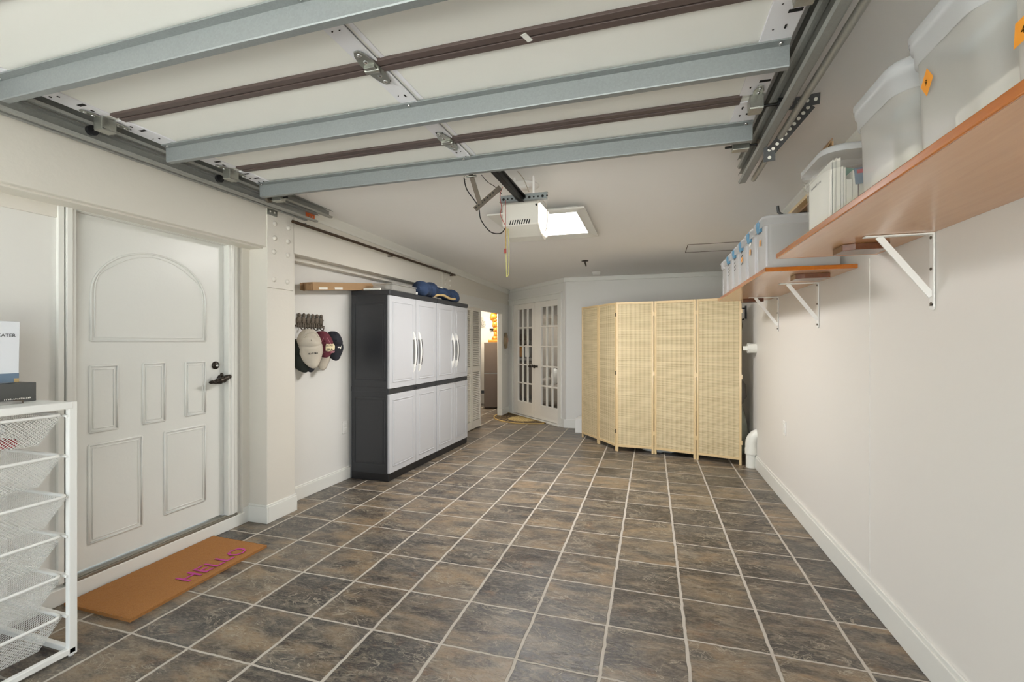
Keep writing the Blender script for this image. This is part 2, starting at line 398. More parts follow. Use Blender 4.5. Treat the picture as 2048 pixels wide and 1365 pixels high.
    def text(s, body, size, f, depth=.001, align='LEFT', xs=1.0):  # f maps (x,y,z) of the text plane -> world
        cu = bpy.data.curves.new('t', 'FONT'); cu.body = body; cu.size = size; cu.extrude = depth; cu.align_x = align; cu.resolution_u = 2
        ob = bpy.data.objects.new('t', cu); COL.objects.link(ob)
        dg = bpy.context.evaluated_depsgraph_get(); dg.update(); me = bpy.data.meshes.new_from_object(ob.evaluated_get(dg))
        s.add([f(v.co.x*xs, v.co.y, v.co.z) for v in me.vertices], [tuple(p.vertices) for p in me.polygons])
        bpy.data.objects.remove(ob); bpy.data.curves.remove(cu); bpy.data.meshes.remove(me)
    def marks(s, w, h, n, f, seed=1):   # faint illegible print: short uneven strokes in a row
        q = random.Random(seed)
        for k in range(n):
            x = w*k/n; a = h*q.uniform(.55, 1); t = w/n*.35
            for (x0, y0, x1, y1) in ((x, 0, x+t, a), (x+t, a*q.choice((0, .5, .8)), x+t*2.2, a*q.choice((0, .5, .8))+h*.16)):
                s.quad([f(x0, y0, 0), f(x1, y0, 0), f(x1, y1, 0), f(x0, y1, 0)])
    def build(s, name, mat, parent=None, bevel=0, loc=None, solid=0, seg=2, keep0=False):
        me = bpy.data.meshes.new(name)
        if parent is not None: L = rootloc(parent)
        elif loc is not None: L = Vector(loc)
        elif keep0: L = Vector((0, 0, 0))
        else:
            xs, ys, zs = zip(*[(v.x, v.y, v.z) for v in s.v]); L = Vector(((min(xs)+max(xs))/2, (min(ys)+max(ys))/2, min(zs)))
        me.from_pydata([v-L for v in s.v], [], s.f)
        me.polygons.foreach_set('use_smooth', [i in s.sm for i in range(len(s.f))])
        if s.uv:
            uvl = me.uv_layers.new(name='UVMap')
            for fi, uv in s.uv.items():
                p = me.polygons[fi]
                for k, li in enumerate(p.loop_indices): uvl.data[li].uv = uv[k]
        me.materials.append(M[mat] if isinstance(mat, str) else mat); me.update()
        o = bpy.data.objects.new(name, me); COL.objects.link(o)
        if parent is not None: o.parent = parent
        else: o.location = L
        if solid:
            md = o.modifiers.new('solid', 'SOLIDIFY'); md.thickness = solid; md.offset = 0
        if bevel:
            md = o.modifiers.new('bevel', 'BEVEL'); md.width = bevel; md.segments = seg; md.limit_method = 'ANGLE'; md.angle_limit = math.radians(40)
        return o

def thing(name, label, cat, loc=(0, 0, 0), group=None):
    o = bpy.data.objects.new(name, None); COL.objects.link(o); o.location = loc; o.empty_display_size = .1
    return tag(o, label, cat, group)
def struct(name, mb, mat, bevel=0, parent=None):
    o = mb.build(name, mat, parent, bevel, keep0=(parent is None)); o['kind'] = 'structure'; return o
def copy_tree(o, delta=(0, 0, 0), parent=None):
    c = o.copy(); COL.objects.link(c)
    if parent is None: c.location = o.location+Vector(delta)
    else: c.parent = parent
    for ch in [k for k in bpy.data.objects if k.parent == o]: copy_tree(ch, parent=c)
    return c

def CZ(y): return 2.395-.0207*(y-2.4)      # the ceiling falls gently towards the back
def LW(x, y, z): return (x+(.02*(y-2.9) if y > 2.9 else 0), y, z)   # left wall leans inwards towards the back
YF = -1.0                                   # garage opening

# ================================================================ setting
m = MB(); m.box(-5.2, 1.6, YF-.1, 11.2, -.08, 0); struct('floor', m, 'floor')
m = MB(); m.quad([(-14, YF-.1, -.04), (-14, -22, -.04), (12, -22, -.04), (12, YF-.1, -.04)]); d = m.build('driveway', plain('concrete_drive', C(214, 210, 200), .9), keep0=True); tag(d, kind='structure')
def cq(m, x0, x1, y0, y1):
    m.hexa([(x0, y0, CZ(y0)), (x1, y0, CZ(y0)), (x1, y1, CZ(y1)), (x0, y1, CZ(y1)), (x0, y0, CZ(y0)+.08), (x1, y0, CZ(y0)+.08), (x1, y1, CZ(y1)+.08), (x0, y1, CZ(y1)+.08)])
m = MB(); cq(m, -5.2, 1.6, YF, 11.2); struct('ceiling', m, 'ceiling')
m = MB(); m.box(1.045, 1.20, YF, 7.2, 0, 2.6); struct('wall_right', m, 'wallr')
m = MB(); m.box(1.028, 1.045, YF, 5.30, 0, .118); m.box(1.034, 1.045, YF, 5.30, .118, .138); struct('baseboard_right', m, 'trim', .003)
m = MB(); m.prism([(0, 0), (0, -.065), (-.012, -.065), (-.05, -.02), (-.05, 0)], lambda a, b: (1.045+a, YF, CZ(YF)+b), lambda a, b: (1.045+a, 6.98, CZ(6.98)+b)); struct('trim_1', m, 'trim')
# seam strip in the right wall
m = MB(); m.box(1.0425, 1.046, 2.72, 2.75, .14, 1.73); struct('trim_2', m, 'wallr')
# back wall, to the right of the french doors
m = MB(); m.box(-1.28, 1.2, 6.98, 7.10, 0, 2.5); struct('wall_back', m, 'wall')
m = MB(); m.box(-1.285, 1.04, 6.962, 6.98, 0, .13); struct('baseboard_back', m, 'trim', .003)
m = MB(); m.box(-1.29, 1.04, 6.955, 6.98, CZ(6.97)-.065, CZ(6.97)); struct('trim_3', m, 'trim', .006)
# left wall A (around the entry door): the wall, then the door recess
DX = -2.865
m = MB(); m.box(-3.0, -2.84, YF, 1.60, 0, 2.6); m.box(-3.0, -2.84, 2.49, 2.70, 0, 2.6); m.box(-3.0, -2.84, 1.60, 2.49, 1.985, 2.6)
struct('wall_left', m, 'wall')
# recess wall behind the storage cabinets and the flush far part with its opening
m = MB(LW); m.box(-3.0, -2.815, 2.93, 6.0, 0, 2.6)
struct('wall_left_recess', m, 'wall')
m = MB(LW); m.box(-2.80, -2.655, 5.98, 6.71, 0, 2.0); m.box(-2.715, -2.655, 7.78, 8.22, 0, 2.0); m.box(-2.715, -2.655, 6.71, 7.78, 1.815, 2.0)  # first box extended behind the louver leaf to block light between its slats
struct('wall_left_far', m, 'wall')
# beam along the whole left side, column under it
m = MB(LW); m.box(-2.86, -2.66, YF, 2.92, 2.0, 2.6); m.box(-2.86, -2.655, 2.92, 8.22, 2.0, 2.6); struct('trim_4', m, 'beam', .004)
m = MB(); m.box(-2.84, -2.66, 2.665, 2.935, 0, 2.0); struct('trim_5', m, 'beam', .004)
# thin side post between the casing and the column
m = MB(); m.box(-2.842, -2.82, 2.60, 2.665, 0, 2.0); struct('trim_6', m, 'beam', .003)
# soffit moulding under the beam above the recess
m = MB(LW); m.box(-2.815, -2.745, 2.936, 5.98, 1.965, 2.0); struct('trim_7', m, 'beam', .004)
# crown along the top of the beam, and the bead below it
def crown(y0, y1, x, name, dz=.075):
    m = MB(LW); m.prism([(0, 0), (0, -dz), (.012, -dz), (.018, -dz+.02), (.045, -.012), (.045, 0)], lambda a, b: (x+a, y0, CZ(y0)+b), lambda a, b: (x+a, y1, CZ(y1)+b)); struct(name, m, 'trim')
crown(2.92, 8.2, -2.655, 'trim_8')
m = MB(); m.box(-2.665, -2.652, YF, 2.65, 2.30, 2.325); struct('trim_9', m, 'trim', .003)
# ledge line where the beam meets the door wall
m = MB(); m.box(-2.84, -2.70, YF, 2.665, 1.99, 2.0); m.box(-2.84, -2.825, YF, 1.53, 1.93, 1.99); struct('trim_10', m, 'beam')
# baseboards and door step on the left
m = MB(); m.box(-2.84, -2.815, 2.61, 2.665, 0, .115); m.box(-2.66, -2.645, 2.665, 2.935, 0, .118); m.box(-2.84, -2.645, 2.65, 2.665, 0, .118)
m.box(-2.66, -2.652, 2.665, 2.94, .118, .132); m.box(-2.84, -2.652, 2.657, 2.665, .118, .132)
m.box(-2.84, -2.645, 2.935, 2.945, 0, .118); struct('baseboard_left', m, 'trim', .003)
m = MB(LW); m.box(-2.815, -2.80, 2.946, 5.98, 0, .105); m.box(-2.815, -2.808, 2.946, 5.98, .105, .118); struct('baseboard_left_recess', m, 'trim', .003)
m = MB(LW); m.box(-2.655, -2.64, 7.78, 8.19, 0, .12); m.box(-2.73, -2.64, 7.765, 7.78, 0, .12); struct('baseboard_left_far', m, 'trim', .004)
m = MB(LW)   # casing at the opening
m.box(-2.665, -2.645, 7.78, 7.84, .12, 1.815); m.box(-2.725, -2.645, 7.772, 7.78, .12, 1.815); m.box(-2.665, -2.645, 6.34, 7.78, 1.836, 1.875); m.box(-2.665, -2.645, 6.71, 7.84, 1.812, 1.836)
struct('trim_11', m, 'trim', .003)
m = MB(); m.box(-2.90, -2.812, 1.30, 2.62, 0, .082); struct('trim_12', m, 'trim', .004)
m = MB(); m.box(-2.93, -2.815, 1.56, 2.56, .082, .097); m.box(-2.86, -2.825, 1.56, 2.56, .097, .103); struct('trim_13', m, 'alum', .002)

# ---------------------------------------------------------------- entry door (structure: door_1)
m = MB(); m.box(-2.92, DX, 1.605, 2.485, .112, 1.985)
door = struct('door_1', m, 'door')
def mould(m, pts, r=.0062):
    """raised half round moulding running round a panel, with a finer bead inside it"""
    cy = sum(p[0] for p in pts)/len(pts); cz = sum(p[1] for p in pts)/len(pts)
    for k, rr in ((0, r), (.018, r*.55)):
        P = []
        for y, z in pts:
            dy, dz = cy-y, cz-z; P.append((DX+.001, y+(k if dy > 0 else -k)*(min(1, abs(dy)/.05)), z+(k if dz > 0 else -k)*(min(1, abs(dz)/.05))))
        Q = []
        for a, b in zip(P, P[1:]+P[:1]):
            L = math.dist(a, b); e = min(.002, L*.2)
            Q.append(tuple(a[i]+(b[i]-a[i])*e/L for i in range(3))); Q.append(tuple(b[i]+(a[i]-b[i])*e/L for i in range(3)))
        m.tube(Q, rr, 8, closed=True)
m = MB()
ar = [(1.695, 1.318), (2.352, 1.318)]+[(2.0235+.3285*math.cos(t), 1.575+.262*math.sin(t)) for t in [math.pi*k/22 for k in range(23)]]
mould(m, ar)
for y0, z0, y1, z1 in ((1.688, .827, 1.822, 1.182), (1.957, .829, 2.084, 1.183), (2.214, .836, 2.352, 1.181), (1.684, .236, 1.951, .759), (2.081, .25, 2.352, .756)):
    mould(m, [(y0, z0), (y1, z0), (y1, z1), (y0, z1)])
pm = m.build('door_moulding', 'frdoor2', door); pm['kind'] = 'structure'
m = MB()
for o_, x_ in ((.0, .022), (.018, .03), (.05, .022)):
    m.box(-2.84, -2.84+x_, 1.60-.022-o_, 1.60+.004-o_, .1, 1.985+.022+o_); m.box(-2.84, -2.84+x_, 2.487+o_, 2.513+o_, .1, 1.985+.022+o_)
    m.box(-2.84, -2.84+x_, 1.60-.022-o_, 2.513+o_, 1.987+o_*.4, 1.999+o_*.4)
m.box(-2.93, -2.84, 1.588, 1.602, .1, 1.999); m.box(-2.93, -2.84, 2.489, 2.50, .1, 1.999); m.box(-2.93, -2.84, 1.60, 2.49, 1.987, 1.999)
struct('trim_14', m, 'trim', .003)
m = MB(); m.lathe([(.027, 0), (.027, .006), (.022, .014), (.0, .014)], (DX, 2.425, 1.152), (1, 0, 0), 24); hd = m.build('deadbolt', 'bronze', door)
m = MB(); m.lathe([(.009, .012), (.009, .018), (.0, .018)], (DX, 2.429, 1.149), (1, 0, 0), 16); m.build('lock_cylinder', 'screw', hd)
m = MB()   # leaf shaped lever handle
m.lathe([(.018, 0), (.016, .02), (.011, .05)], (DX, 2.46, 1.066), (1, 0, 0), 16)
def lev(t): return (DX+.055, 2.478-.145*t, 1.070-.025*t-.012*math.sin(t*3))
m.tube([lev(t/14) for t in range(15)], .01, 10, rs=[.011+.012*math.sin(math.pi*min(1, t/12+.12))*(1+.25*math.sin(t*2.2)) if t < 14 else .003 for t in range(15)])
m.ball((DX+.055, 2.487, 1.071), .015); m.ball((DX+.055, 2.428, 1.088), .012, .010, .014)
for k in range(6):
    y = 2.44-.018*k; m.ball((DX+.066, y, 1.062-.004*k+(.008 if k % 2 else -.008)), .007, .011, .008, 8, 6)
m.build('door_handle', 'bronze', door)

# column plate with bolts
pl = thing('steel_plate', 'white painted steel plate with round bolt heads on the column beside the entry door', 'plate', (-2.655, 2.785, 1.71))
m = MB(); m.box(-2.66, -2.650, 2.657, 2.913, 1.708, 2.285); m.build('plate', 'beam', pl, .002)
for (a, b) in ((470, 355), (615, 400), (470, 508), (610, 545), (460, 650), (605, 685), (460, 942), (600, 968)):
    px, py = 460+a/5.25, 380+b/5.25
    dx = (px-1024)/919.1; dz = -(py-685)/919.1; s_, c_ = math.sin(YAW), math.cos(YAW); r = (-s_+dx*c_, c_+dx*s_); t = -2.65/r[0]
    m = MB(); m.lathe([(.019, 0), (.018, .005), (.013, .011), (.0, .012)], (-2.650, r[1]*t, 1.31+dz*t), (1, 0, 0), 14); m.build('bolt', 'beam', pl)
pl2 = thing('steel_plate', 'white painted bolted plate on the beam behind the storage cabinets', 'plate', (-2.6, 5.6, 2.02))
m = MB(LW); m.box(-2.655, -2.648, 5.45, 5.75, 2.02, 2.27); m.build('plate', 'beam', pl2, .002)
for y in (5.53, 5.67):
    for z in (2.07, 2.14, 2.24):
        m = MB(LW); m.lathe([(.016, 0), (.012, .01), (.0, .011)], (-2.648, y, z), (1, 0, 0), 10); m.build('bolt', 'iron' if z > 2.2 else 'beam', pl2)

# ---------------------------------------------------------------- hall beyond the opening
m = MB(); m.box(-4.4, -4.3, 5.0, 9.8, 0, 2.5); m.box(-4.4, -2.72, 9.2, 9.3, 0, 2.5); m.box(-4.4, -2.9, 5.9, 6.0, 0, 2.5); m.box(-2.78, -2.72, 8.2, 9.3, 0, 2.5); struct('wall_hall', m, 'hallw')
# ---------------------------------------------------------------- angled wall with french doors
A0 = Vector((-1.28, 6.98, 0)); U = Vector((-.72414, .68966, 0)); NR = Vector((-.68966, -.72414, 0))  # NR points into the garage
def AW(s, n, z): p = A0+U*s+NR*n; return (p.x, p.y, z)
m = MB(AW); m.box(-.02, .13, -.12, 0, 0, 2.5); m.box(1.60, 1.80, -.12, 0, 0, 2.5); m.box(.13, 1.60, -.12, 0, 2.0, 2.5); struct('wall_angled', m, 'wall')
m = MB(AW); m.box(.07, .155, 0, .018, 0, 2.06); m.box(1.58, 1.66, 0, .018, 0, 2.06); m.box(.05, 1.70, 0, .024, 1.985, 2.07); m.box(.04, 1.72, 0, .04, 2.07, 2.095); struct('trim_15', m, 'trim', .003)
m = MB(AW); m.box(-.01, .07, 0, .016, 0, .13); m.box(1.66, 1.745, 0, .016, 0, .13); struct('baseboard_angled', m, 'trim', .003)
m = MB(AW); m.box(.10, 1.63, -.02, .05, 0, .022); struct('trim_16', m, 'trim', .004)
m = MB(AW); m.box(-.02, 1.78, 0, .02, CZ(7.5)-.06, CZ(7.5)+.01); struct('trim_17', m, 'trim', .004)
def french(s0, s1, z0, z1, name, knob_s, ps0, ps1):
    zb, zt = .262, 1.893
    m = MB(AW); m.box(s0, ps0, -.04, 0, z0, z1); m.box(ps1, s1, -.04, 0, z0, z1); m.box(ps0, ps1, -.04, 0, z0, zb); m.box(ps0, ps1, -.04, 0, zt, z1)
    d = struct(name, m, 'frdoor', .002)
    m = MB(AW); wd = (ps1-ps0)/3; hh = (zt-zb)/5
    for k in (1, 2): m.box(ps0+wd*k-.010, ps0+wd*k+.010, -.034, -.002, zb, zt)
    for k in range(1, 5): m.box(ps0, ps1, -.035, -.003, zb+hh*k-.010, zb+hh*k+.010)
    m.build('muntins', 'frdoor', d)
    m = MB(AW); m.quad([(ps0, -.02, zb), (ps1, -.02, zb), (ps1, -.02, zt), (ps0, -.02, zt)]); m.build('glass_panes', 'glass', d)
    m = MB(AW); m.lathe([(.026, 0), (.022, .008), (.010, .014), (.010, .035), (.026, .045), (.030, .06), (.022, .074), (.0, .078)], (knob_s, 0, .903), (0, 1, 0), 18); m.build('door_knob', 'bronze', d)
french(.16, .845, .03, 1.983, 'door_2', .775, .188, .662)
french(.85, 1.575, .03, 1.983, 'door_3', .92, .945, 1.425)
# ---------------------------------------------------------------- room behind the french doors
m = MB(); m.box(-3.3, 1.6, 10.6, 10.7, 0, 2.5); m.box(1.4, 1.5, 7.1, 10.7, 0, 2.5); m.box(-3.4, -3.3, 9.3, 10.7, 0, 2.5); m.box(-3.4, -2.74, 9.26, 9.32, 0, 2.5); struct('wall_back_room', m, 'roomw')


# ================================================================ storage cabinets
def CT(x, y, z): return (x+.030*(y-3.785), y, z)
def cabinet(y0, y1, label, split):
    g = 'plastic storage cabinets against the left wall'
    t = thing('storage_cabinet', label, 'cabinet', CT(-2.55, (y0+y1)/2, 0), g)
    xb, xf = -2.766, -2.372; H = 1.805
    m = MB(CT); m.box(xb, xf, y0, y1-.004, .07, H-.045); m.build('body', 'char', t, .004)
    m = MB(CT); m.box(xb-.0, xf+.028, y0-.004, y1-.002, H-.048, H); m.build('top_panel', 'char', t, .006)
    m = MB(CT); m.box(xb, xf+.012, y0, y1-.004, 0, .072); m.build('base', 'black', t, .004)
    m = MB(CT)   # raised frames on the visible side
    for z0, z1 in ((.16, .78), (.955, 1.68)):
        for a, b, c, d in ((xb+.03, xf-.02, z0-.012, z0), (xb+.03, xf-.02, z1, z1+.012), (xb+.03, xb+.042, z0, z1), (xf-.032, xf-.02, z0, z1)):
            m.box(a, b, y0-.006, y0, c, d)
        m.box(xb+.055, xf-.045, y0-.004, y0, z0+.015, z1-.015)
    m.box(xb, xf, y0-.003, y0, .84, .885)
    m.build('side_panel', 'char', t, .002)
    m = MB(CT); m.box(xf-.004, xf+.016, y0+.002, y1-.006, .822, .868); m.cyl(CT(xf+.014, split, .845), CT(xf+.024, split, .845), .014); m.build('middle_rail', 'char', t, .002)
    for k, (a, b) in enumerate(((y0+.002, split-.003), (split+.003, y1-.006))):
        for z0, z1 in ((.872, H-.052), (.075, .818)):
            m = MB(CT); m.box(xf, xf+.022, a, b, z0, z1)
            e = .055
            for p, q, r, s in ((a+e, b-e, z0+e, z0+e+.008), (a+e, b-e, z1-e-.008, z1-e), (a+e, a+e+.008, z0+e, z1-e), (b-e-.008, b-e, z0+e, z1-e)):
                m.box(xf+.02, xf+.0265, p, q, r, s)
            m.box(xf+.02, xf+.0245, a+e+.02, b-e-.02, z0+e+.02, z1-e-.02)
            dr = m.build('door', 'grey', t, .003)
            if z0 > .5:
                hy = b-.05 if k == 0 else a+.05
                m = MB(CT)
                hb = None
                for zz, sg in ((1.385, 1), (1.035, -1)):
                    m = MB(CT)
                    m.prism([(-.014, 0), (.014, 0), (.012, .05), (.005, .085), (-.005, .085), (-.012, .05)] , lambda p, q, zz=zz, sg=sg: (xf+.02, hy+p, zz-.05*sg+q*sg), lambda p, q, zz=zz, sg=sg: (xf+.045-.02*max(0, q-.04)/.045, hy+p, zz-.05*sg+q*sg))
                    mnt = m.build('handle_mount', 'white', dr, .003); hb = hb or mnt
                m = MB(CT); m.tube([(xf+.040+.014*math.sin(math.pi*i/12), hy, 1.06+.30*i/12) for i in range(13)], .0095, 10); m.build('handle_bar', 'white', dr)
                m = MB(CT); m.tube([(xf+.043+.014*math.sin(math.pi*i/12), hy+.0125, 1.075+.27*i/12) for i in range(13)], .0090, 8); m.build('grip', 'black', dr)
    return t
cabinet(3.785, 4.715, 'charcoal and light grey storage cabinet nearer the hanging caps', 4.268)
cabinet(4.722, 5.570, 'charcoal and light grey storage cabinet nearer the louvered door', 5.165)
# things on the cabinets
m = MB()
a = Vector((-2.535, 3.10, 1.835)); b = Vector((-2.60, 4.62, 1.872))
t = thing('long_carton', 'long brown cardboard carton lying on the cabinets with its end sticking out', 'box', (-2.6, 3.85, 1.81))
d = (b-a).normalized()
m = MB(); m.bar((-2.740, 3.165, 1.776), (-2.690, 4.25, 1.892), .115, .066); m.build('carton', 'cardboard', t, .002)
m = MB(); m.obox((-2.705, 3.150, 1.766), (.35, -.95, 0), (.95, .35, 0), (0, 0, 1), .026, .020, .026); m.obox((-2.770, 3.14, 1.770), (.3, -.95, 0), (.95, .3, 0), (0, 0, 1), .04, .003, .030); m.build('end_flap', 'cardd', t, .002)
m = MB()
for y in (3.23, 3.42): m = MB(); m.bar((-2.6815+(y-3.165)*.046, y, 1.758+(y-3.165)*.107), (-2.6815+(y-3.065)*.046, y+.10, 1.758+(y-3.065)*.107), .002, .018); m.build('label', 'paper', t)
m = MB(CT)
t = thing('organizer_case', 'clear plastic compartment case on top of the cabinets', 'case', (-2.46, 4.05, 1.806))
m = MB(CT); m.box(-2.585, -2.365, 3.86, 4.30, 1.808, 1.866); m.build('case', 'clearbox', t, .01)
m = MB(CT)
for y in (3.96, 4.04, 4.12, 4.20): m.box(-2.58, -2.37, y, y+.003, 1.812, 1.860)
for x in (-2.51, -2.44): m.box(x, x+.003, 3.87, 4.29, 1.812, 1.860)
m.build('divider', 'clearbox', t)
m = MB(CT); m.box(-2.59, -2.36, 3.855, 4.305, 1.867, 1.880); m.build('lid', 'clearbox', t, .006)
m = MB(CT); m.tube([(-2.635, 3.80, 1.818), (-2.52, 3.815, 1.818), (-2.47, 3.82, 1.818)], .012, 8); tag(m.build('paper_roll', 'paper'), 'small rolled paper lying at the cabinet edge beside the clear case', 'paper')
# blue folded camp chair bag with tan strap
def bagf(u, v):
    y = 4.36+.95*u; a = 2*math.pi*v
    rr = (.062+.016*math.sin(u*9)+.014*math.sin(u*23+1)+.006*math.sin(u*60+v*20))*(1 if .03 < u < .97 else .35)
    zc = 1.875+.018*math.sin(u*4.2)-.006*u
    return (-2.39+.03*(y-3.785)+rr*1.25*math.cos(a)+.02*math.sin(u*12), y, max(1.807, zc+rr*math.sin(a)))
t = thing('duffel_bag', 'crumpled navy blue fabric bag lying on top of the two cabinets', 'bag', (-2.37, 4.85, 1.806))
m = MB(); m.grid(bagf, 60, 20); m.add([bagf(0, k/20) for k in range(20)], [tuple(range(20))]); m.add([bagf(1, k/20) for k in range(20)], [tuple(reversed(range(20)))]); m.build('bag_body', 'navy', t)
m = MB()
pts = [(-2.33, 4.62, 1.822), (-2.30, 4.74, 1.845), (-2.29, 4.84, 1.850), (-2.285, 4.92, 1.835), (-2.28, 5.0, 1.824), (-2.275, 5.08, 1.828), (-2.28, 5.14, 1.842)]
for i in range(len(pts)-1): m.bar(pts[i], pts[i+1], .03, .026)
m.build('strap', 'tan', t, .01)
m = MB(); m.obox((-2.40, 4.72, 1.953), (.3, 1, -.05), (1, -.3, .1), (-.1, .05, 1), .05, .03, .004); m.obox((-2.37, 4.84, 1.946), (.5, 1, -.2), (1, -.5, .1), (-.1, .1, 1), .06, .03, .004); m.build('care_tag', 'paper', t)
m = MB(); m.cyl(CT(-2.385, 4.335, 1.812), CT(-2.385, 4.335, 1.836), .014); tag(m.build('bottle_cap', 'white'), 'small white cap standing beside the clear compartment case', 'cap')

# ================================================================ coat rack with caps
WX = -2.815
t = thing('hook_rack', 'weathered iron hook rack shaped like a row of figures on the left wall', 'rack', (WX, 3.25, 1.45))
m = MB(LW)
for k in range(6):
    y = 3.135+.052*k; z = 1.475
    m.ball((WX+.014, y, z+.062), .011, .016, .018, 10, 7); m.ball((WX+.012, y, z+.02), .012, .024, .034, 10, 7)
    m.bar((WX+.012, y-.010, z), (WX+.012, y-.014, z-.042), .012, .010); m.bar((WX+.012, y+.010, z), (WX+.012, y+.014, z-.042), .012, .010)
    m.bar((WX+.014, y-.026, z+.005), (WX+.014, y+.026, z+.03), .008, .008)
m.box(WX, WX+.010, 3.115, 3.42, 1.455, 1.510); m.box(WX, WX+.014, 3.100, 3.435, 1.440, 1.455)
m.build('plate', 'iron', t)
for k in range(4):
    y = 3.15+.075*k; m = MB(LW); m.tube([(WX+.01, y, 1.435), (WX+.03, y, 1.415), (WX+.05, y, 1.412), (WX+.058, y, 1.435)], .005, 8); m.build('hook', 'iron', t)

def cap(name, label, y, z, off, mat, brimmat, scale=1.0, yaw=-.55, roll=0.0, brim=1.0, extra=None):
    """baseball cap hanging from its back strap: crown outwards, brim pointing down"""
    base = Vector((WX+off, y, z)); f = Vector((math.cos(yaw), math.sin(yaw), 0)); r = Vector((-math.sin(yaw), math.cos(yaw), 0)); up = Vector((0, 0, 1))
    Rm = Matrix.Rotation(roll, 3, f); r = Rm @ r; up = Rm @ up; s = scale
    def P(a, b, c): return base+r*a*s+f*b*s+up*c*s
    t = thing(name, label, 'cap', base, None)
    m = MB()
    def cr(u, v):   # crown
        th = (u-.5)*math.pi; ph = v*math.pi*.74
        a = .080*math.sin(th)*math.sin(ph)**.6*(.62+.38*min(1, v*1.5)); c = .088*math.cos(ph)+.018; b = .082*math.cos(th)*math.sin(ph)**.6*(.7+.3*min(1, v*1.4))-.004
        return P(a, b*(1+.05*math.sin(c*60+a*30)), c)
    m.grid(cr, 18, 18); m.grid(lambda u, v: P(.076*(2*u-1)*math.sin(max(.02, v)*math.pi*.74)**.6*(.62+.38*min(1, v*1.5)), -.006, .088*math.cos(v*math.pi*.74)+.018), 8, 12)
    m.build('crown', mat, t)
    m = MB()
    def br(u, v):
        a = (2*u-1); wv = .076*(1+.05*math.sin(math.pi*v)-.20*v**3); return P(a*wv, (.071*math.sqrt(1-.96*a*a)+.008)*(1-v)+.080*(1-.62*a*a)*v, .0-.012*(1-a*a)-.132*brim*v*(1-.36*a*a))
    m.grid(br, 14, 8); m.build('brim', brimmat, t, solid=.004)
    m = MB()
    for sx in (-.62, 0, .62): m.tube([P(.080*math.sin(sx)*math.sin(math.pi*q/12)**.6*(.62+.38*min(1, q/12*1.5))*1.01, (.082*math.cos(sx)*math.sin(math.pi*q/12)**.6*(.7+.3*min(1, q/12*1.4))-.003), .088*math.cos(math.pi*q/12)+.018) for q in range(1, 9)], .0012, 5)
    m.build('seam', mat, t)
    m = MB(); m.ball(P(0, .080, .03), .005*s); m.build('button', mat, t)
    if extra: extra(P, t)
    return t
cap('baseball_cap', 'dark green baseball cap with a white line round its brim, behind the beige one', 3.075, 1.225, .05, 'capgreen', 'capgreen', 1.05, -.5, .25, 1.1,
    lambda P, t: (lambda m: (m.tube([P((2*k/12-1)*.060, .072-.048*(2*k/12-1)**2, -.106-.034*(1-(2*k/12-1)**2)) for k in range(13)], .003, 6), m.build('brim_stripe', 'paper', t)))(MB()))
cap('baseball_cap', 'black baseball cap with a pale brim edge, mostly hidden under the beige cap', 3.215, 1.215, .045, 'capblack', 'capblack', .95, -.5, -.1, 1.15,
    lambda P, t: (lambda m: (m.tube([P((2*k/12-1)*.058, .072-.048*(2*k/12-1)**2, -.106-.036*(1-(2*k/12-1)**2)) for k in range(13)], .0022, 6), m.build('brim_stripe', 'paper', t)))(MB()))
def beigex(P, t):
    m = MB(); m.marks(.06, .014, 7, lambda x, y, z: P(x-.03, .0885, y-.062), 4); m.build('embroidery', 'ink', t)
    m = MB(); m.tube([P(.045*math.sin(a), .086*math.cos(a*.45), .045+.035*math.cos(a)) for a in [-1.5+.3*k for k in range(11)]], .004, 6); m.build('strap', 'beige', t)
cap('baseball_cap', 'beige baseball cap hanging leftmost, over the darker caps', 3.125, 1.290, .125, 'beige', 'beige', 1.22, -.62, .08, 1.1, beigex)
def maroonx(P, t):
    m = MB(); q = []
    m.prism([(-.032, -.022), (-.014, -.028), (.02, -.024), (.032, -.018), (.036, .006), (.030, .026), (.0, .024), (-.024, .028), (-.030, .008)], lambda a, b: P(a+.030, .082, b-.018), lambda a, b: P(a+.030, .088, b-.018)); pt = m.build('patch', 'patch', t)
    m = MB(); m.text('IN MY', .021, lambda x, y, z: P(x+.002, .0895, y-.013), .0004, xs=.9); m.text('ERA', .026, lambda x, y, z: P(x+.004, .0895, y-.041), .0004); m.build('lettering', 'ink', pt)
    m = MB()
    for sx in (-1, 1):
        m.tube([P(sx*(.012+.055*k/8), .089-.002*k/8-.05*(k/8)**3, .055-.10*k/8) for k in range(9)], .0016, 5)
    m.tube([P((2*k/12-1)*.075, .075*(1-.5*((2*k/12-1)**2))+.008, -.05) for k in range(13)], .0026, 6)
    m.tube([P((2*k/12-1)*.07, .065*(1-.4*((2*k/12-1)**2))+.010, -.058) for k in range(13)], .0026, 6); m.build('stitching', 'pinkline', t)
cap('baseball_cap', 'grey baseball cap with only its brim showing below the maroon one', 3.375, 1.222, .045, 'capblack', 'beige', .92, -.5, -.15, 1.2)
cap('baseball_cap', 'maroon baseball cap with pink stitching and a cream lettered patch', 3.305, 1.285, .105, 'maroon', 'maroon', 1.15, -.6, .05, .6, maroonx)
def pumax(P, t):
    m = MB(); s = .9
    poly = [(-.020, .004), (-.010, .010), (.002, .008), (.010, .002), (.016, .014), (.022, .022), (.018, .006), (.014, -.008), (.010, -.014), (.008, -.006), (.000, -.002), (-.008, .000), (-.012, -.004), (-.018, -.002)]
    m.prism([(a*s+.028, b*s-.030) for a, b in poly], lambda a, b: P(a, .0835-.9*a*a*8, b), lambda a, b: P(a, .0855-.9*a*a*8, b)); m.build('logo', 'paper', t)
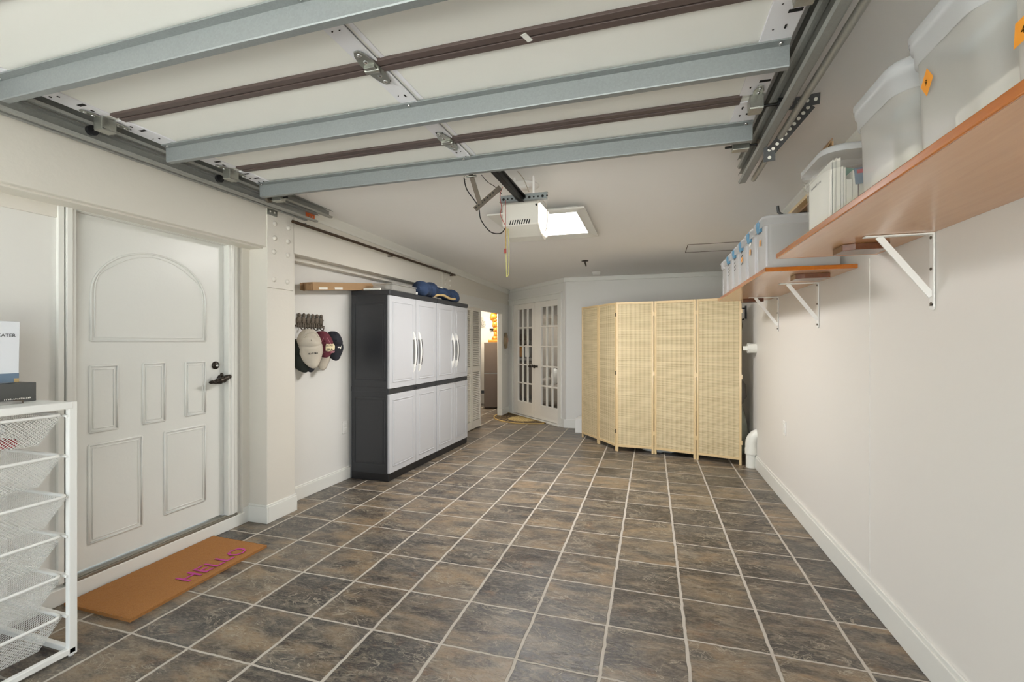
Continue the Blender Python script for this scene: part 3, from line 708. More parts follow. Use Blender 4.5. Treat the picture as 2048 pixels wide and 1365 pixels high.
cap('baseball_cap', 'black baseball cap with a small white leaping cat logo, rightmost on the rack', 3.475, 1.295, .080, 'capblack', 'capblack', 1.08, -.55, -.03, .95, pumax)

# outlets and switch
def outlet(name, label, P0, ax, h=.115, w_=.072, group=None, cat='outlet', rect=True):
    nrm = Vector(ax); side = Vector((0, 0, 1)).cross(nrm); P0 = Vector(P0)
    t = thing(name, label, cat, P0, group)
    m = MB(); m.obox(P0+nrm*.004, nrm, side, (0, 0, 1), .004, w_/2, h/2); m.build('cover_plate', 'white', t, .003)
    m = MB()
    for dz in (.024, -.024): m.obox(P0+nrm*.010+Vector((0, 0, dz)), nrm, side, (0, 0, 1), .003, .016, .014)
    m.build('socket', 'trim', t, .004)
outlet('wall_outlet', 'white wall outlet low on the left wall beside the dark cabinet', LW(-2.815, 3.725, .50), (1, 0, 0))
outlet('wall_outlet', 'white wall outlet low on the right wall', (1.045, 4.248, .606), (-1, 0, 0))
outlet('light_switch', 'white double light switch beneath the wall mask near the french doors', LW(-2.655, 7.985, 1.035), (1, 0, 0), .14, .09, cat='switch')
# drain stubs on the right wall
m = MB()
m.tube([(1.002, 5.335, 0), (1.002, 5.335, .215)], .052, 20)
t = thing('drain_pipe', 'white plastic drain pipe rising from the floor and bending into the right wall', 'pipe', (1.0, 5.335, 0))
m = MB(); m.tube([(.998, 5.335, 0), (.998, 5.335, .17)], .050, 22); m.build('riser', 'pvc', t)
m = MB(); m.tube([(.998, 5.335, .17), (.998, 5.335, .24), (1.0, 5.335, .27), (1.012, 5.332, .305), (1.035, 5.33, .335), (1.07, 5.33, .355), (1.10, 5.33, .36)], .056, 22); m.build('elbow', 'pvc', t)
m = MB(); m.cyl((.998, 5.335, .14), (.998, 5.335, .20), .059, 22); m.build('collar', 'pvc', t, .003)
t = thing('pipe_stub', 'short capped white plastic pipe stub sticking out of the right wall', 'pipe', (1.045, 5.34, 1.25))
m = MB(); m.cyl((1.06, 5.34, 1.247), (.985, 5.34, 1.247), .050, 22); m.build('stub', 'pvc', t, .003)
m = MB(); m.cyl((.987, 5.34, 1.247), (.960, 5.34, 1.247), .052, 8); m.obox((.943, 5.34, 1.247), (1, 0, 0), (0, 1, 0), (0, 0, 1), .022, .022, .022); m.build('threaded_cap', 'pvc', t, .003)

# ================================================================ folding screen
SP = [(-.924, 6.342), (-.662, 5.998), (-.409, 5.648), (.027, 5.626), (.474, 5.499), (.918, 5.373)]
t = thing('folding_screen', 'five panel folding room divider of pale woven bamboo in light wood frames', 'room divider', (0, 5.65, 0))
for i in range(5):
    a = Vector(SP[i]+(0,)); b = Vector(SP[i+1]+(0,)); d = (b-a).normalized(); n_ = Vector((-d.y, d.x, 0)); a = a+d*.004; b = b-d*.004; L = (b-a).length
    def FP(u, n, z, a=a, d=d, n_=n_): p = a+d*u+n_*n; return (p.x, p.y, z)
    fr = MB(FP); fw = .024; th = .019
    fr.box(0, fw, 0, th, 0, 1.79); fr.box(L-fw, L, 0, th, 0, 1.79); fr.box(fw, L-fw, 0, th, 1.765, 1.79); fr.box(fw, L-fw, 0, th, .055, .082)
    f = fr.build('frame', 'pine', t, .002)
    m = MB(); m.uvquad([FP(fw-.004, .006, .078), FP(L-fw+.004, .006, .078), FP(L-fw+.004, .006, 1.77), FP(fw-.004, .006, 1.77)], i*.7, i*.31)
    m.uvquad([FP(L-fw+.004, .011, .078), FP(fw-.004, .011, .078), FP(fw-.004, .011, 1.77), FP(L-fw+.004, .011, 1.77)], i*.7, i*.31); m.build('woven_panel', 'bamboo', f)
    if i in (1, 4, 2, 0, 3):
        for z in (.22, .92, 1.62):
            m = MB(FP); m.box(L-.006, L+.012, -.003, 0, z, z+.045); m.build('hinge', 'bronze' if i == 1 else 'pine', t)
# things half hidden behind the screen
m = MB(); m.ball((.925, 5.72, .31), .105, .13, .31, 18, 12, lambda d: 1+.06*math.sin(9*d.x+5*d.z)+.04*math.sin(17*d.y)); tag(m.build('patterned_sack', 'leafbag'), 'grey and green patterned sack between the folding screen and the right wall', 'sack')
m = MB(); m.ball((.94, 5.72, .745), .085, .09, .14, 16, 10, lambda d: 1+.08*math.sin(7*d.z+4*d.x)); tag(m.build('plastic_bag', 'sofa'), 'grey plastic bag on top of the patterned sack behind the screen', 'bag')
m = MB(); m.ball((.1, 5.79, .03), .20, .11, .035, 16, 8, lambda d: 1+.2*math.sin(11*d.x+7*d.y)); tag(m.build('crumpled_cloth', 'ball'), 'crumpled white cloth on the floor glimpsed beneath the folding screen', 'cloth')
m = MB(); m.box(-.25, .60, 5.95, 6.45, 0, .42); tag(m.build('dark_storage_trunk', 'black', bevel=.02), 'low dark trunk glimpsed through the gap under the folding screen', 'trunk')
m = MB(); m.box(-1.06, -.93, 6.632, 6.95, 0, .20); tag(m.build('white_box', 'white', bevel=.004), 'small white box on the floor at the left end of the folding screen', 'box')
t = thing('wall_hook', 'black hook with a hanging cord on the right wall behind the screen', 'hook', (1.04, 5.9, 1.6))
m = MB(); m.tube([(1.04, 5.85, 1.70), (1.0, 5.85, 1.70), (.985, 5.85, 1.67), (.985, 5.85, 1.60), (1.0, 5.85, 1.57), (1.02, 5.85, 1.58)], .009, 8); m.box(1.03, 1.045, 5.83, 5.87, 1.58, 1.73); m.build('hook', 'blackm', t)
m = MB(); m.tube([(.99, 5.85, 1.60), (1.0, 5.84, 1.5), (.985, 5.86, 1.38), (1.0, 5.85, 1.24), (.99, 5.85, 1.14)], .006, 6); m.build('cord', 'iron', t)

# ================================================================ wall shelves and brackets
def shelf(label, y0, y1, z, xf=.605):
    t = thing('wall_shelf', label, 'shelf', ((xf+1.045)/2, (y0+y1)/2, z), 'varnished wall shelves along the right wall')
    m = MB(); m.box(xf+.008, 1.044, y0+.006, y1-.006, z, z+.022); m.build('board', 'ply', t)
    m = MB(); m.box(xf, xf+.008, y0, y1, z-.001, z+.024); m.box(xf, 1.044, y0, y0+.006, z-.001, z+.023); m.box(xf, 1.044, y1-.006, y1, z-.001, z+.023); m.build('edge_band', 'plyedge', t, .003)
    return t
shelf('long upper plank shelf nearest the camera, holding the rounded tubs', -.6, 2.63, 1.735)
shelf('shorter lower plank shelf at the far end, holding the latched bins', 2.855, 4.79, 1.703)
def bracket(y, ztop, label):
    t = thing('shelf_bracket', label, 'bracket', (1.045, y, ztop), 'white steel shelf brackets')
    m = MB(); m.box(1.037, 1.0435, y-.014, y+.014, ztop-.285, ztop); m.cyl((1.037, y, ztop-.285), (1.0435, y, ztop-.285), .014); m.build('wall_leg', 'wire', t, .002)
    m = MB(); m.box(.815, 1.040, y-.014, y+.014, ztop-.006, ztop); m.build('shelf_leg', 'wire', t, .002)
    m = MB(); m.bar((.865, y, ztop-.004), (1.038, y, ztop-.245), .024, .007, (0, 1, 0)); m.build('brace', 'wire', t, .001)
    for zz in (.018, .14, .275):
        m = MB(); m.cyl((1.0375, y, ztop-zz), (1.034, y, ztop-zz), .006, 10); m.build('screw', 'iron', t)
bracket(2.176, 1.734, 'white steel bracket under the upper shelf')
bracket(3.457, 1.702, 'white steel bracket under the middle of the lower shelf')
bracket(4.45, 1.702, 'white steel bracket under the far end of the lower shelf')
bracket(.62, 1.734, 'white steel bracket under the near part of the upper shelf')
def block(y, z, label):
    m = MB(); m.prism([(-.09, -.05), (-.05, -.075), (.075, -.075), (.075, .06), (-.09, .06)], lambda a, b: (.885+a, y+b, z-.028), lambda a, b: (.885+a, y+b, z))
    tag(m.build('wood_block', 'darkwood', bevel=.002), label, 'block', 'dark wood blocks under the shelves')
block(2.385, 1.7345, 'dark stained wood block under the far end of the upper shelf'); block(3.06, 1.7025, 'dark stained wood block under the near end of the lower shelf'); block(4.66, 1.7025, 'dark stained wood block under the far end of the lower shelf')

def rrect(cx, cy, hx, hy, r, n=7, bow=0):
    P = []
    for (sx, sy, a0) in ((1, 1, 0), (-1, 1, 90), (-1, -1, 180), (1, -1, 270)):
        for k in range(n+1):
            a = math.radians(a0+90*k/n); P.append((cx+sx*(hx-r)+r*math.cos(a), cy+sy*(hy-r)+r*math.sin(a)))
    return P
def ringloft(m, rings, smooth=True, cap0=True, cap1=False):
    n = len(rings[0]); vs = [p for r in rings for p in r]
    m.add(vs, [(i*n+k, i*n+(k+1) % n, (i+1)*n+(k+1) % n, (i+1)*n+k) for i in range(len(rings)-1) for k in range(n)], smooth)
    if cap0: m.add(rings[0], [tuple(reversed(range(n)))])
    if cap1: m.add(rings[-1], [tuple(range(n))])
def tub(label, yc, hy, z, h=.325, hx=.205, xc=.832, body='tub', stick=None, group='milky rounded storage tubs on the upper shelf'):
    t = thing('storage_tub', label, 'tub', (xc, yc, z), group)
    m = MB(); ringloft(m, [[(x, y, z+zz) for x, y in rrect(xc, yc, hx*f, hy*f, .055)] for zz, f in ((0, .93), (.012, .95), (h*.5, .965), (h-.06, .985))]); m.build('tub_body', body, t)
    m = MB(); ringloft(m, [[(x, y, z+zz) for x, y in rrect(xc, yc, hx+e, hy+e, .065)] for zz, e in ((h-.085, .000), (h-.085, .004), (h-.045, .006), (h-.045, .010), (h-.022, .011))], cap0=False); m.build('rim', 'tublid' if body == 'tub' else body, t)
    m = MB(); ringloft(m, [[(x, y, z+zz) for x, y in rrect(xc, yc, hx+e, hy+e, .07)] for zz, e in ((h-.028, .014), (h-.010, .015), (h, .006), (h+.004, -.012))], cap0=False, cap1=True); m.build('lid', 'tublid', t)
    if stick:
        sy, sz, txt, sl = stick; xx = xc-hx*.985-.0025; m = MB()
        m.quad([(xx, sy+.026, sz+(0 if sl else .016)), (xx, sy-(0 if sl else .026), sz-(.034 if sl else .022)), (xx, sy-.026, sz+(0 if sl else .026)), (xx, sy+(0 if sl else .026), sz+(.034 if sl else .040))][::1] if sl else [(xx, sy+.026, sz-.022), (xx, sy-.022, sz-.018), (xx, sy-.026, sz+.026), (xx, sy+.022, sz+.022)]); s_ = m.build('sticker', 'orange', t)
        m = MB(); m.text(txt, .020, lambda x, y, q: (xx-.001, sy+.007-x, sz-.007+y), .0003); m.build('lettering', 'ink', s_)
    return t
ZS = 1.760
tub('milky rounded tub filled with upright books, farthest on the upper shelf', 2.135, .155, ZS, .285, body='tubclear')
tub('empty looking milky rounded tub, second from the far end of the upper shelf', 1.605, .150, ZS, .305)
tub('milky rounded tub with a diamond shaped orange sticker on its end', 1.282, .143, ZS, .318, stick=(1.335, 1.930, '9', True))
tub('milky tub at the right picture edge with a slanted orange sticker', .965, .143, ZS, .33, stick=(1.035, 1.862, '4', False))
# books and papers in the far tub
def book(x0, x1, y0, y1, h, mat, label, z=ZS+.014, group='books and folders in the tub'):
    t = thing('book', label, 'book', ((x0+x1)/2, (y0+y1)/2, z), group)
    m = MB(); m.box(x0+.002, x1-.002, y0+.001, y1-.003, z+.003, z+h-.003); m.build('pages', 'page', t)
    m = MB(); m.box(x0, x0+.002, y0, y1, z, z+h); m.box(x1-.002, x1, y0, y1, z, z+h); m.box(x0, x1, y1-.003, y1, z, z+h); m.build('cover', mat, t)
bk = [(.643, .648, 2.00, 2.245, .215, 'paper', 'thin white folder pressed against the aisle side of the book tub'), (.651, .660, 2.0, 2.22, .222, 'paper', 'white booklet just behind the thin folder in the book tub'),
      (.662, .676, 2.0, 2.21, .228, 'page', 'tall cream book, third from the aisle in the book tub'), (.678, .684, 2.0, 2.2, .195, 'paper', 'slim white book with torn paper edge in the book tub'), (.686, .692, 2.0, 2.2, .190, 'paper', 'slim white book right of the torn one in the book tub'),
      (.694, .712, 1.998, 2.15, .145, 'page', 'short cream book in the middle of the book tub'), (.714, .730, 1.998, 2.16, .175, 'page', 'thick cream book left of the picture card in the tub'),
      (.733, .80, 2.005, 2.12, .13, 'purple', 'dark maroon book low in the near right corner of the book tub')]
for b_ in bk: book(*b_)
m = MB(); m.obox((.735, 2.10, 1.968), (1, 0, -.30), (.30, 0, 1), (0, 1, 0), .045, .022, .005); tag(m.build('teal_folder', 'teal', bevel=.002), 'teal green folder leaning across the top of the books in the tub', 'folder')
m = MB(); m.obox((.80, 2.235, 1.99), (1, 0, -.02), (.02, 0, 1), (0, 1, 0), .12, .022, .01); tag(m.build('blue_folder', 'blue', bevel=.002), 'pale blue folder lying behind the teal one in the book tub', 'folder')
m = MB(); m.marks(.12, .010, 11, lambda x, y, q: (.6425, 2.215-x, 1.945+y), 2); d = m.build('paper_print', 'ink'); d.parent = bpy.data.objects['book']; d.location = d.location-bpy.data.objects['book'].location
m = MB(); m.obox((.760, 1.998, 1.928), (1, 0, .08), (0, 1, 0), (-.08, 0, 1), .040, .002, .030); d = m.build('picture_card', 'steelblue'); tag(d, 'blue picture card with a dark border leaning in the book tub', 'card')
m = MB(); m.obox((.758, 1.9955, 1.944), (1, 0, .08), (0, 1, 0), (-.08, 0, 1), .032, .0006, .007); m.build('card_band', 'red', d)
for (x0, x1, y0, y1, z0, z1, mt, lb) in ((.70, .98, 1.175, 1.36, 1.985, 2.02, 'bluecloth', 'pale blue folded cloth seen near the top of the tub with the diamond sticker'), (.70, .93, 1.18, 1.38, 1.775, 1.87, 'paper', 'white folded cloth at the bottom of the tub with the diamond sticker'),
        (.66, .95, 1.48, 1.72, 1.775, 1.84, 'paper', 'white folded linen at the bottom of the second tub'), (.70, .95, 1.49, 1.70, 1.98, 2.01, 'bluecloth', 'pale blue folded cloth near the top of the second tub')):
    m = MB(); m.box(x0, x1, y0, y1, z0, z1); tag(m.build('folded_cloth', mt, bevel=.012), lb, 'cloth')
# things piled behind, on the lid
m = MB(); m.box(.84, 1.0, 2.06, 2.20, ZS+.290, ZS+.33); tag(m.build('blue_book', 'bluebook', bevel=.003), 'bright blue book lying on the lid of the book tub', 'book')
t = thing('open_carton', 'small open brown carton lying on the far tub lid', 'box', (.83, 2.30, ZS+.29))
m = MB(); z = ZS+.290
m.box(.72, .95, 2.355, 2.36, z, z+.10); m.box(.72, .725, 2.22, 2.36, z, z+.10); m.box(.945, .95, 2.22, 2.36, z, z+.10); m.box(.72, .95, 2.22, 2.36, z, z+.005); m.build('carton', 'cardboard', t)
m = MB(); m.obox((.70, 2.29, z+.07), (-.5, 0, -.9), (0, 1, 0), (-.9, 0, .5), .05, .06, .002); m.obox((.835, 2.235, z+.085), (1, 0, 0), (0, 1, .4), (0, -.4, 1), .09, .03, .002); m.build('flap', 'cardd', t)
# timber and hook along the wall behind
t = thing('wooden_ledger', 'raw wooden board fixed high on the right wall behind the tubs', 'board', (.98, 3.1, 2.2))
m = MB(); m.bar((.975, 2.55, 2.235), (.975, 3.75, 2.215), .10, .022); m.bar((1.025, 2.55, 2.18), (1.025, 3.75, 2.16), .03, .10); m.build('board', 'pine', t)
m = MB(); m.bar((.955, 2.56, 2.150), (.955, 3.74, 2.130), .12, .012); m.build('lower_board', 'cardd', t)
m = MB(); m.tube([(.93, 3.30, 2.125), (.86, 3.30, 2.115), (.80, 3.30, 2.12), (.775, 3.30, 2.14), (.77, 3.30, 2.18)], .009, 8); tag(m.build('utility_hook', 'perf'), 'grey steel utility hook on the board above the latched bins', 'hook')

# latched bins on the lower shelf
ys = [(2.955, 3.235), (3.25, 3.525), (3.54, 3.815), (3.83, 4.10), (4.115, 4.385), (4.40, 4.675)]
names = ['nearest latched bin on the lower shelf, its large blank side facing the room', 'second latched bin from the near end with white and orange stickers', 'third latched bin from the near end with an orange mark',
         'fourth latched bin from the near end with black writing', 'fifth latched bin from the near end of the lower shelf', 'farthest latched bin on the lower shelf, without a blue latch showing']
for k, (y0, y1) in enumerate(ys):
    z = 1.727; yc = (y0+y1)/2; hy = (y1-y0)/2; xc = .825; hx = .205; h = .315
    t = thing('latched_bin', names[k], 'bin', (xc, yc, z), 'frosted latched bins on the lower shelf')
    m = MB(); ringloft(m, [[(x, y, z+zz) for x, y in rrect(xc, yc, hx*f-.006, hy*f-.004, .03, 4)] for zz, f in ((0, .91), (.01, .93), (h-.045, .98))]); m.build('bin_body', 'bin', t)
    m = MB(); ringloft(m, [[(x, y, z+zz) for x, y in rrect(xc, yc, hx+e, hy+e*.5, .035, 4)] for zz, e in ((h-.055, -.004), (h-.055, .004), (h-.02, .004), (h-.02, .008), (h-.004, .006), (h, -.006))], cap0=False, cap1=True); m.build('lid', 'tublid', t)
    for yy in (y0+.012, y1-.028): m = MB(); m.box(xc-hx*.955+.004, xc-hx*.955+.012, yy, yy+.012, z+.02, z+h-.06); m.build('corner_rib', 'tublid', t)
    m = MB(); m.prism([(-.012, -.055), (0, -.055), (.006, -.02), (.006, .012), (-.012, .012)], lambda a, b: (xc-hx-a*1.2-.002, yc-.038, z+h-.018+b), lambda a, b: (xc-hx-a*1.2-.002, yc+.038, z+h-.018+b)); m.build('latch', 'blue' if k < 5 else 'tublid', t, .004)
    xx = xc-hx*.955+.001
    if k in (0, 1, 2):
        m = MB(); m.quad([(xx-.003, yc+.018, z+.165), (xx-.003, yc-.012, z+.16), (xx-.003, yc-.018, z+.20), (xx-.003, yc+.018, z+.20)]); m.build('sticker', 'orange', t)
    if k == 1:
        m = MB(); m.quad([(xx-.003, yc+.03, z+.225), (xx-.003, yc-.03, z+.225), (xx-.003, yc-.03, z+.255), (xx-.003, yc+.03, z+.255)]); m.build('sticker', 'paper', t)
    if k in (2, 3, 4):
        m = MB()
        for q in range(4): m.bar((xx-.002, yc+.04, z+.15+.028*q), (xx-.002, yc+.04-.05-.02*R.random(), z+.158+.028*q), .002, .004)
        m.build('writing', 'ink', t)
# ================================================================ raised garage door
ZF = 2.345   # inner face of the raised door
t = gd = thing('garage_door', 'raised white sectional garage door overhead with galvanized cross struts', 'garage door', (-.98, 1.0, ZF))
xL, xR = -2.44, .452
secs = [(-.55, .17), (.18, .83), (.84, 1.487), (1.493, 2.144), (2.150, 2.43)]
for y0, y1 in secs:
    m = MB(); m.box(xL, xR, y0, y1, ZF, ZF+.042); s_ = m.build('section', 'panelw', t)
for yc in (.835, 1.490, 2.147, .175):
    m = MB()
    for sg in (-1, 1): m.box(xL+.10, xR-.09, yc+sg*.004, yc+sg*.034, ZF-.012, ZF)
    m.box(xL+.10, xR-.09, yc-.004, yc+.004, ZF-.004, ZF); m.build('seam_strip', 'strip', t, .002)
m = MB(); m.obox((-.40, 1.488, ZF-.0135), (.35, 1, 0), (1, -.35, 0), (0, 0, 1), .022, .010, .001); m.build('torn_label', 'tape', t)
# stiles
def stile(x0, x1, y0, y1, slots=0, side=1):
    m = MB(); m.box(x0, x1, y0, y1, ZF-.006, ZF); w_ = x1-x0
    if slots == 0: m.box(x1+.012, x1+.030, y0, y1, ZF-.003, ZF); m.box(x1-.006, x1, y0, y1, ZF-.011, ZF)
    s_ = m.build('stile', 'stile', t, .0015)
    m = MB()
    rr = random.Random(int(x0*100+y0*10))
    n_ = max(3, int((y1-y0)/.11))
    for k in range(n_):
        y = y0+(k+.5)*(y1-y0)/n_
        for q in range(2): m.cyl((x0+w_*(.3+.35*q), y+rr.uniform(-.02, .02), ZF-.0062), (x0+w_*(.3+.35*q), y+rr.uniform(-.0, .0), ZF-.0068), .0032, 8)
    if slots:
        for k in range(3): y = y0+(k+.5)*(y1-y0)/3; m.box(x0+w_*.55, x0+w_*.95, y-.008, y+.008, ZF-.0068, ZF-.0062)
    m.build('punched_holes', 'hole', s_)
for y0, y1 in ((.86, 1.465), (1.515, 2.118), (2.176, 2.40)):
    stile(-1.035, -.955, y0, y1); stile(xL, xL+.10, y0, y1, 1); stile(xR-.10, xR, y0, y1, 1)
# struts: galvanized channel
for yy, nm in ((1.139, 1), (1.784, 2), (2.387, 3), (.50, 4)):
    m = MB(); zt = ZF-.012; zb = ZF-.088
    prof = [(-.030, zt+.006), (-.030, zt), (-.004, zt-.004), (-.002, zb+.004), (.0, zb), (.026, zb), (.030, zb+.008), (.027, zb+.010), (.024, zb+.004), (.003, zb+.004), (.002, zt), (.020, zt+.006)]
    m.prism(prof, lambda a, b: (xL, yy+a, b), lambda a, b: (xR, yy+a, b)); s_ = m.build('strut', 'galv', t)
    for x in (xL+.03, -1.0, xR-.03):
        m = MB(); m.lathe([(.008, 0), (.008, .005), (.005, .008), (0, .008)], (x, yy-.018, zt-.001), (0, -.3, -1), 6); m.build('bolt', 'screw', s_)
# hinges
def hinge(x, y):
    z = ZF-.010
    m = MB(); n = 12
    def leaf(sg):
        P = [(-.030, 0), (.030, 0), (.032, .04), (.021, .085), (.008, .105), (-.008, .105), (-.021, .085), (-.032, .04)]
        m.prism([(a, sg*b) for a, b in (P if sg > 0 else P[::-1])], lambda a, b: (x+a, y+b, z-.006), lambda a, b: (x+a, y+b, z-.001))
    leaf(1); leaf(-1); m.cyl((x-.030, y, z-.010), (x+.030, y, z-.010), .010, 12); m.box(x-.022, x+.022, y-.026, y+.026, z-.015, z-.004)
    h = m.build('hinge', 'galvh', t, .001)
    for dy in (-.084, -.045, .045, .084):
        m = MB(); m.lathe([(.010, 0), (.008, .004), (0, .006)], (x, y+dy, z-.006), (0, 0, -1), 10); m.build('screw', 'screw', h)
for y in (1.490, 2.147, .835): hinge(-.995, y)
def roller_bracket(x, y, sg, xt):
    z = ZF-.01; m = MB()
    m.box(x-.026, x+.026, y-.03, y+.03, z-.058, z-.052); m.box(x-sg*.026, x-sg*.022, y-.03, y+.03, z-.058, z); m.box(x+sg*.022, x+sg*.026, y-.03, y+.03, z-.05, z); m.box(x-.026, x+.026, y-.032, y-.028, z-.055, z)
    P = [(-.018, .03), (.018, .03), (.020, .06), (.008, .10), (-.008, .10), (-.020, .06)]
    m.prism(P, lambda a, b: (x+a, y+b, z-.005), lambda a, b: (x+a, y+b, z)); m.prism([(a, -b) for a, b in P[::-1]], lambda a, b: (x+a, y+b, z-.005), lambda a, b: (x+a, y+b, z))
    h = m.build('roller_bracket', 'galvh', t, .002)
    m = MB(); m.cyl((x, y, z-.038), (xt, y, z-.038), .006, 10); m.build('roller_stem', 'blackm', h)
    m = MB(); m.cyl((xt-.009, y, z-.038), (xt+.009, y, z-.038), .023, 20); m.build('roller', 'black', h, .003)
    for a, b in ((0, .05), (0, .082), (0, -.05), (0, -.082)):
        m = MB(); m.lathe([(.007, 0), (.006, .004), (0, .005)], (x+a, y+b, z-.005), (0, 0, -1), 10); m.build('screw', 'screw', h)
for y in (.835, 1.480, 2.140):
    roller_bracket(xL+.035, y, 1, xL-.055); roller_bracket(xR-.035, y, -1, xR+.055)
# end fixtures at the top section
for x, sg in ((xL+.03, -1), (xR-.03, 1)):
    m = MB(); m.box(x-.038, x+.038, 2.49, 2.535, ZF-.085, ZF-.035); m.box(x-.03, x+.03, 2.42, 2.53, ZF-.03, ZF-.024); h = m.build('top_fixture', 'galvh', t, .003)
    m = MB(); m.cyl((x-sg*.07, 2.515, ZF-.060), (x+sg*.09, 2.515, ZF-.060), .006, 10); m.build('roller_stem', 'blackm', h)
    m = MB(); m.cyl((x+sg*.075, 2.515, ZF-.060), (x+sg*.095, 2.515, ZF-.060), .023, 18); m.build('roller', 'iron', h, .003)

# tracks
def track(x, sg, y1, z0, label, name='door_track', rustend=False, mat='galvd', hh=.052):
    t = thing(name, label, 'track', (x, 1.0, z0), 'garage door tracks')
    prof = [(0, 0), (.003, .003), (.003, hh-.003), (0, hh), (-.026, hh+.002), (-.034, hh-.006), (-.036, hh-.006), (-.030, hh+.006), (0, hh+.004), (.0065, hh), (.0065, 0), (0, -.004), (-.030, -.006), (-.036, .006), (-.034, .006), (-.026, -.002)]
    m = MB(); m.prism([(sg*a, b) for a, b in (prof if sg > 0 else prof[::-1])], lambda a, b: (x+a, -.4, z0+b), lambda a, b: (x+a, y1, z0+b)); m.build('channel', mat, t)
    if rustend:
        m = MB(); m.box(x-.001, x+.0025, y1-.10, y1-.003, z0+.006, z0+.050); r = m.build('orange_end', 'rust', t)
        m = MB()
        for y in (y1-.03, y1-.06): m.cyl((x+.0025, y, z0+.028), (x+.0045, y, z0+.028), .006, 10)
        m.build('screw', 'screw', r)
    return t
track(-2.545, -1, 3.02, 2.262, 'left lower door track ending in a rusty orange patch', rustend=True)
track(-2.520, -1, 3.16, 2.328, 'left upper door track above the rusty ended one')
track(.530, 1, 3.02, 2.262, 'right lower door track with rounded pale edge')
track(.515, 1, 2.95, 2.328, 'right upper door track beneath the perforated ceiling bracket')
# outer angle irons
m = MB(); m.bar((-2.612, -.4, 2.272), (-2.612, 3.0, 2.272), .022, .004); m.bar((-2.60, -.4, 2.29), (-2.60, 3.0, 2.29), .004, .04); tag(m.build('angle_iron', 'galvd'), 'thin steel angle running along the left wall beside the door track', 'angle iron')
m = MB(); m.cyl((.583, -.4, 2.285), (.583, 3.05, 2.285), .0145, 14); tag(m.build('track_stiffener', 'paletube'), 'long pale steel rail running outside the right door track', 'rail')
# small wall bracket on the column
m = MB(); m.box(-2.652, -2.646, 2.655, 2.745, 2.235, 2.285); m.box(-2.652, -2.60, 2.655, 2.745, 2.285, 2.291); d = m.build('track_clip', 'galvh'); tag(d, 'small punched steel clip holding the left track to the column', 'clip')
for y in (2.68, 2.72): m = MB(); m.cyl((-2.646, y, 2.26), (-2.6445, y, 2.26), .007, 10); m.build('punched_hole', 'paper', d)
# perforated ceiling bracket on the right
t = thing('perforated_bracket', 'dark perforated steel hanger bracing the right door track from the ceiling', 'bracket', (.66, 2.3, 2.35))
def perfbar(a, b, n, w_=.030, face=(-.2, -.9, -.45)):
    a, b = Vector(a), Vector(b); d = (b-a).normalized(); nr = Vector(face); nr = (nr-d*nr.dot(d)).normalized()
    m = MB(); m.bar(a, b, w_, .003, nr); s_ = m.build('perforated_strap', 'perf', t)
    m = MB()
    for k in range(n):
        p = a+(b-a)*((k+.5)/n)
        for s in (1, -1): m.cyl(p+nr*.0016*s, p+nr*.0022*s, .008, 10)
    m.build('punched_hole', 'paper', s_)
perfbar((.530, 2.27, 2.345), (.700, 2.30, 2.372), 5, .046)
perfbar((.668, 2.312, 2.355), (.556, 2.50, 2.240), 9, .046)
perfbar((.548, 2.50, 2.262), (.548, 2.50, 2.190), 2, .050)

# brown rod along the beam
t = thing('curtain_rod', 'long brown rod fixed along the beam above the cabinets', 'rod', (-2.61, 4.3, 2.23))
m = MB(LW); m.cyl((-2.60, 2.845, 2.226), (-2.60, 5.72, 2.218), .0125, 12); m.build('rod', 'rod', t)
m = MB(LW); m.tube([(-2.652, 2.98, 2.24), (-2.60, 2.98, 2.244), (-2.585, 2.98, 2.226)], .004, 6); m.build('support_nail', 'screw', t)
m = MB(LW); m.box(-2.655, -2.60, 4.2, 4.215, 2.20, 2.212); m.box(-2.655, -2.60, 5.66, 5.675, 2.20, 2.212); m.build('support', 'rod', t)

# ================================================================ door opener
t = op = thing('garage_door_opener', 'beige garage door opener hanging below the ceiling beside the light', 'door opener', (-.795, 2.95, 2.0))
y0, y1, x0, x1 = 2.80, 3.06, -.915, -.668
m = MB()
prof = [(y0, 2.052), (y0-.004, 2.06), (y0, 2.19), (y0+.02, 2.205), (y1, 2.205), (y1, 2.04), (y1-.03, 2.0), (y1-.09, 1.985), (y0+.10, 2.00), (y0+.04, 2.03)]
m.prism(prof, lambda a, b: (x0, a, b), lambda a, b: (x1-.012, a, b)); m.build('housing', 'opener', t, .006)
m = MB(); m.prism([(y0+.004, 2.058), (y0+.004, 2.185), (y1-.005, 2.19), (y1-.005, 2.05), (y1-.06, 2.012), (y0+.08, 2.014)], lambda a, b: (x1-.012, a, b), lambda a, b: (x1+.004, a, b)); m.build('light_cover', 'lenscover', t, .003)
m = MB()
for k in range(9): x = x0+.055+.0155*k; m.obox((x, y0-.0035, 2.072), (.3, 0, 1), (0, 1, 0), (1, 0, -.3), .015, .001, .0034)
m.build('vent_slot', 'hole', t)
m = MB(); m.cyl((x1-.022, y0-.003, 2.172), (x1-.022, y0-.007, 2.172), .007, 10); m.build('screw', 'hole', t)
m = MB(); zc = 2.22
m.box(x0-.03, x1+.035, y0+.055, y0+.058, zc, zc+.045); m.box(x0-.03, x1+.035, y0+.025, y0+.058, zc-.003, zc); m.box(x0-.03, x1+.035, y0+.058, y0+.085, zc+.045, zc+.048)
pb = m.build('hanger_angle', 'galv', t)
m = MB()
for k in range(11): x = x0-.01+.029*k; m.cyl((x, y0+.0552, zc+.022), (x, y0+.0542, zc+.022), (.006 if k % 3 else .009), 10)
m.build('punched_hole', 'hole', pb)
for xq in (x0+.06, x1-.06): m = MB(); m.bar((xq, y0+.075, zc+.03), (xq, y0+.075, CZ(2.88)), .012, .003); m.build('hanger_strap', 'ceiling', t)
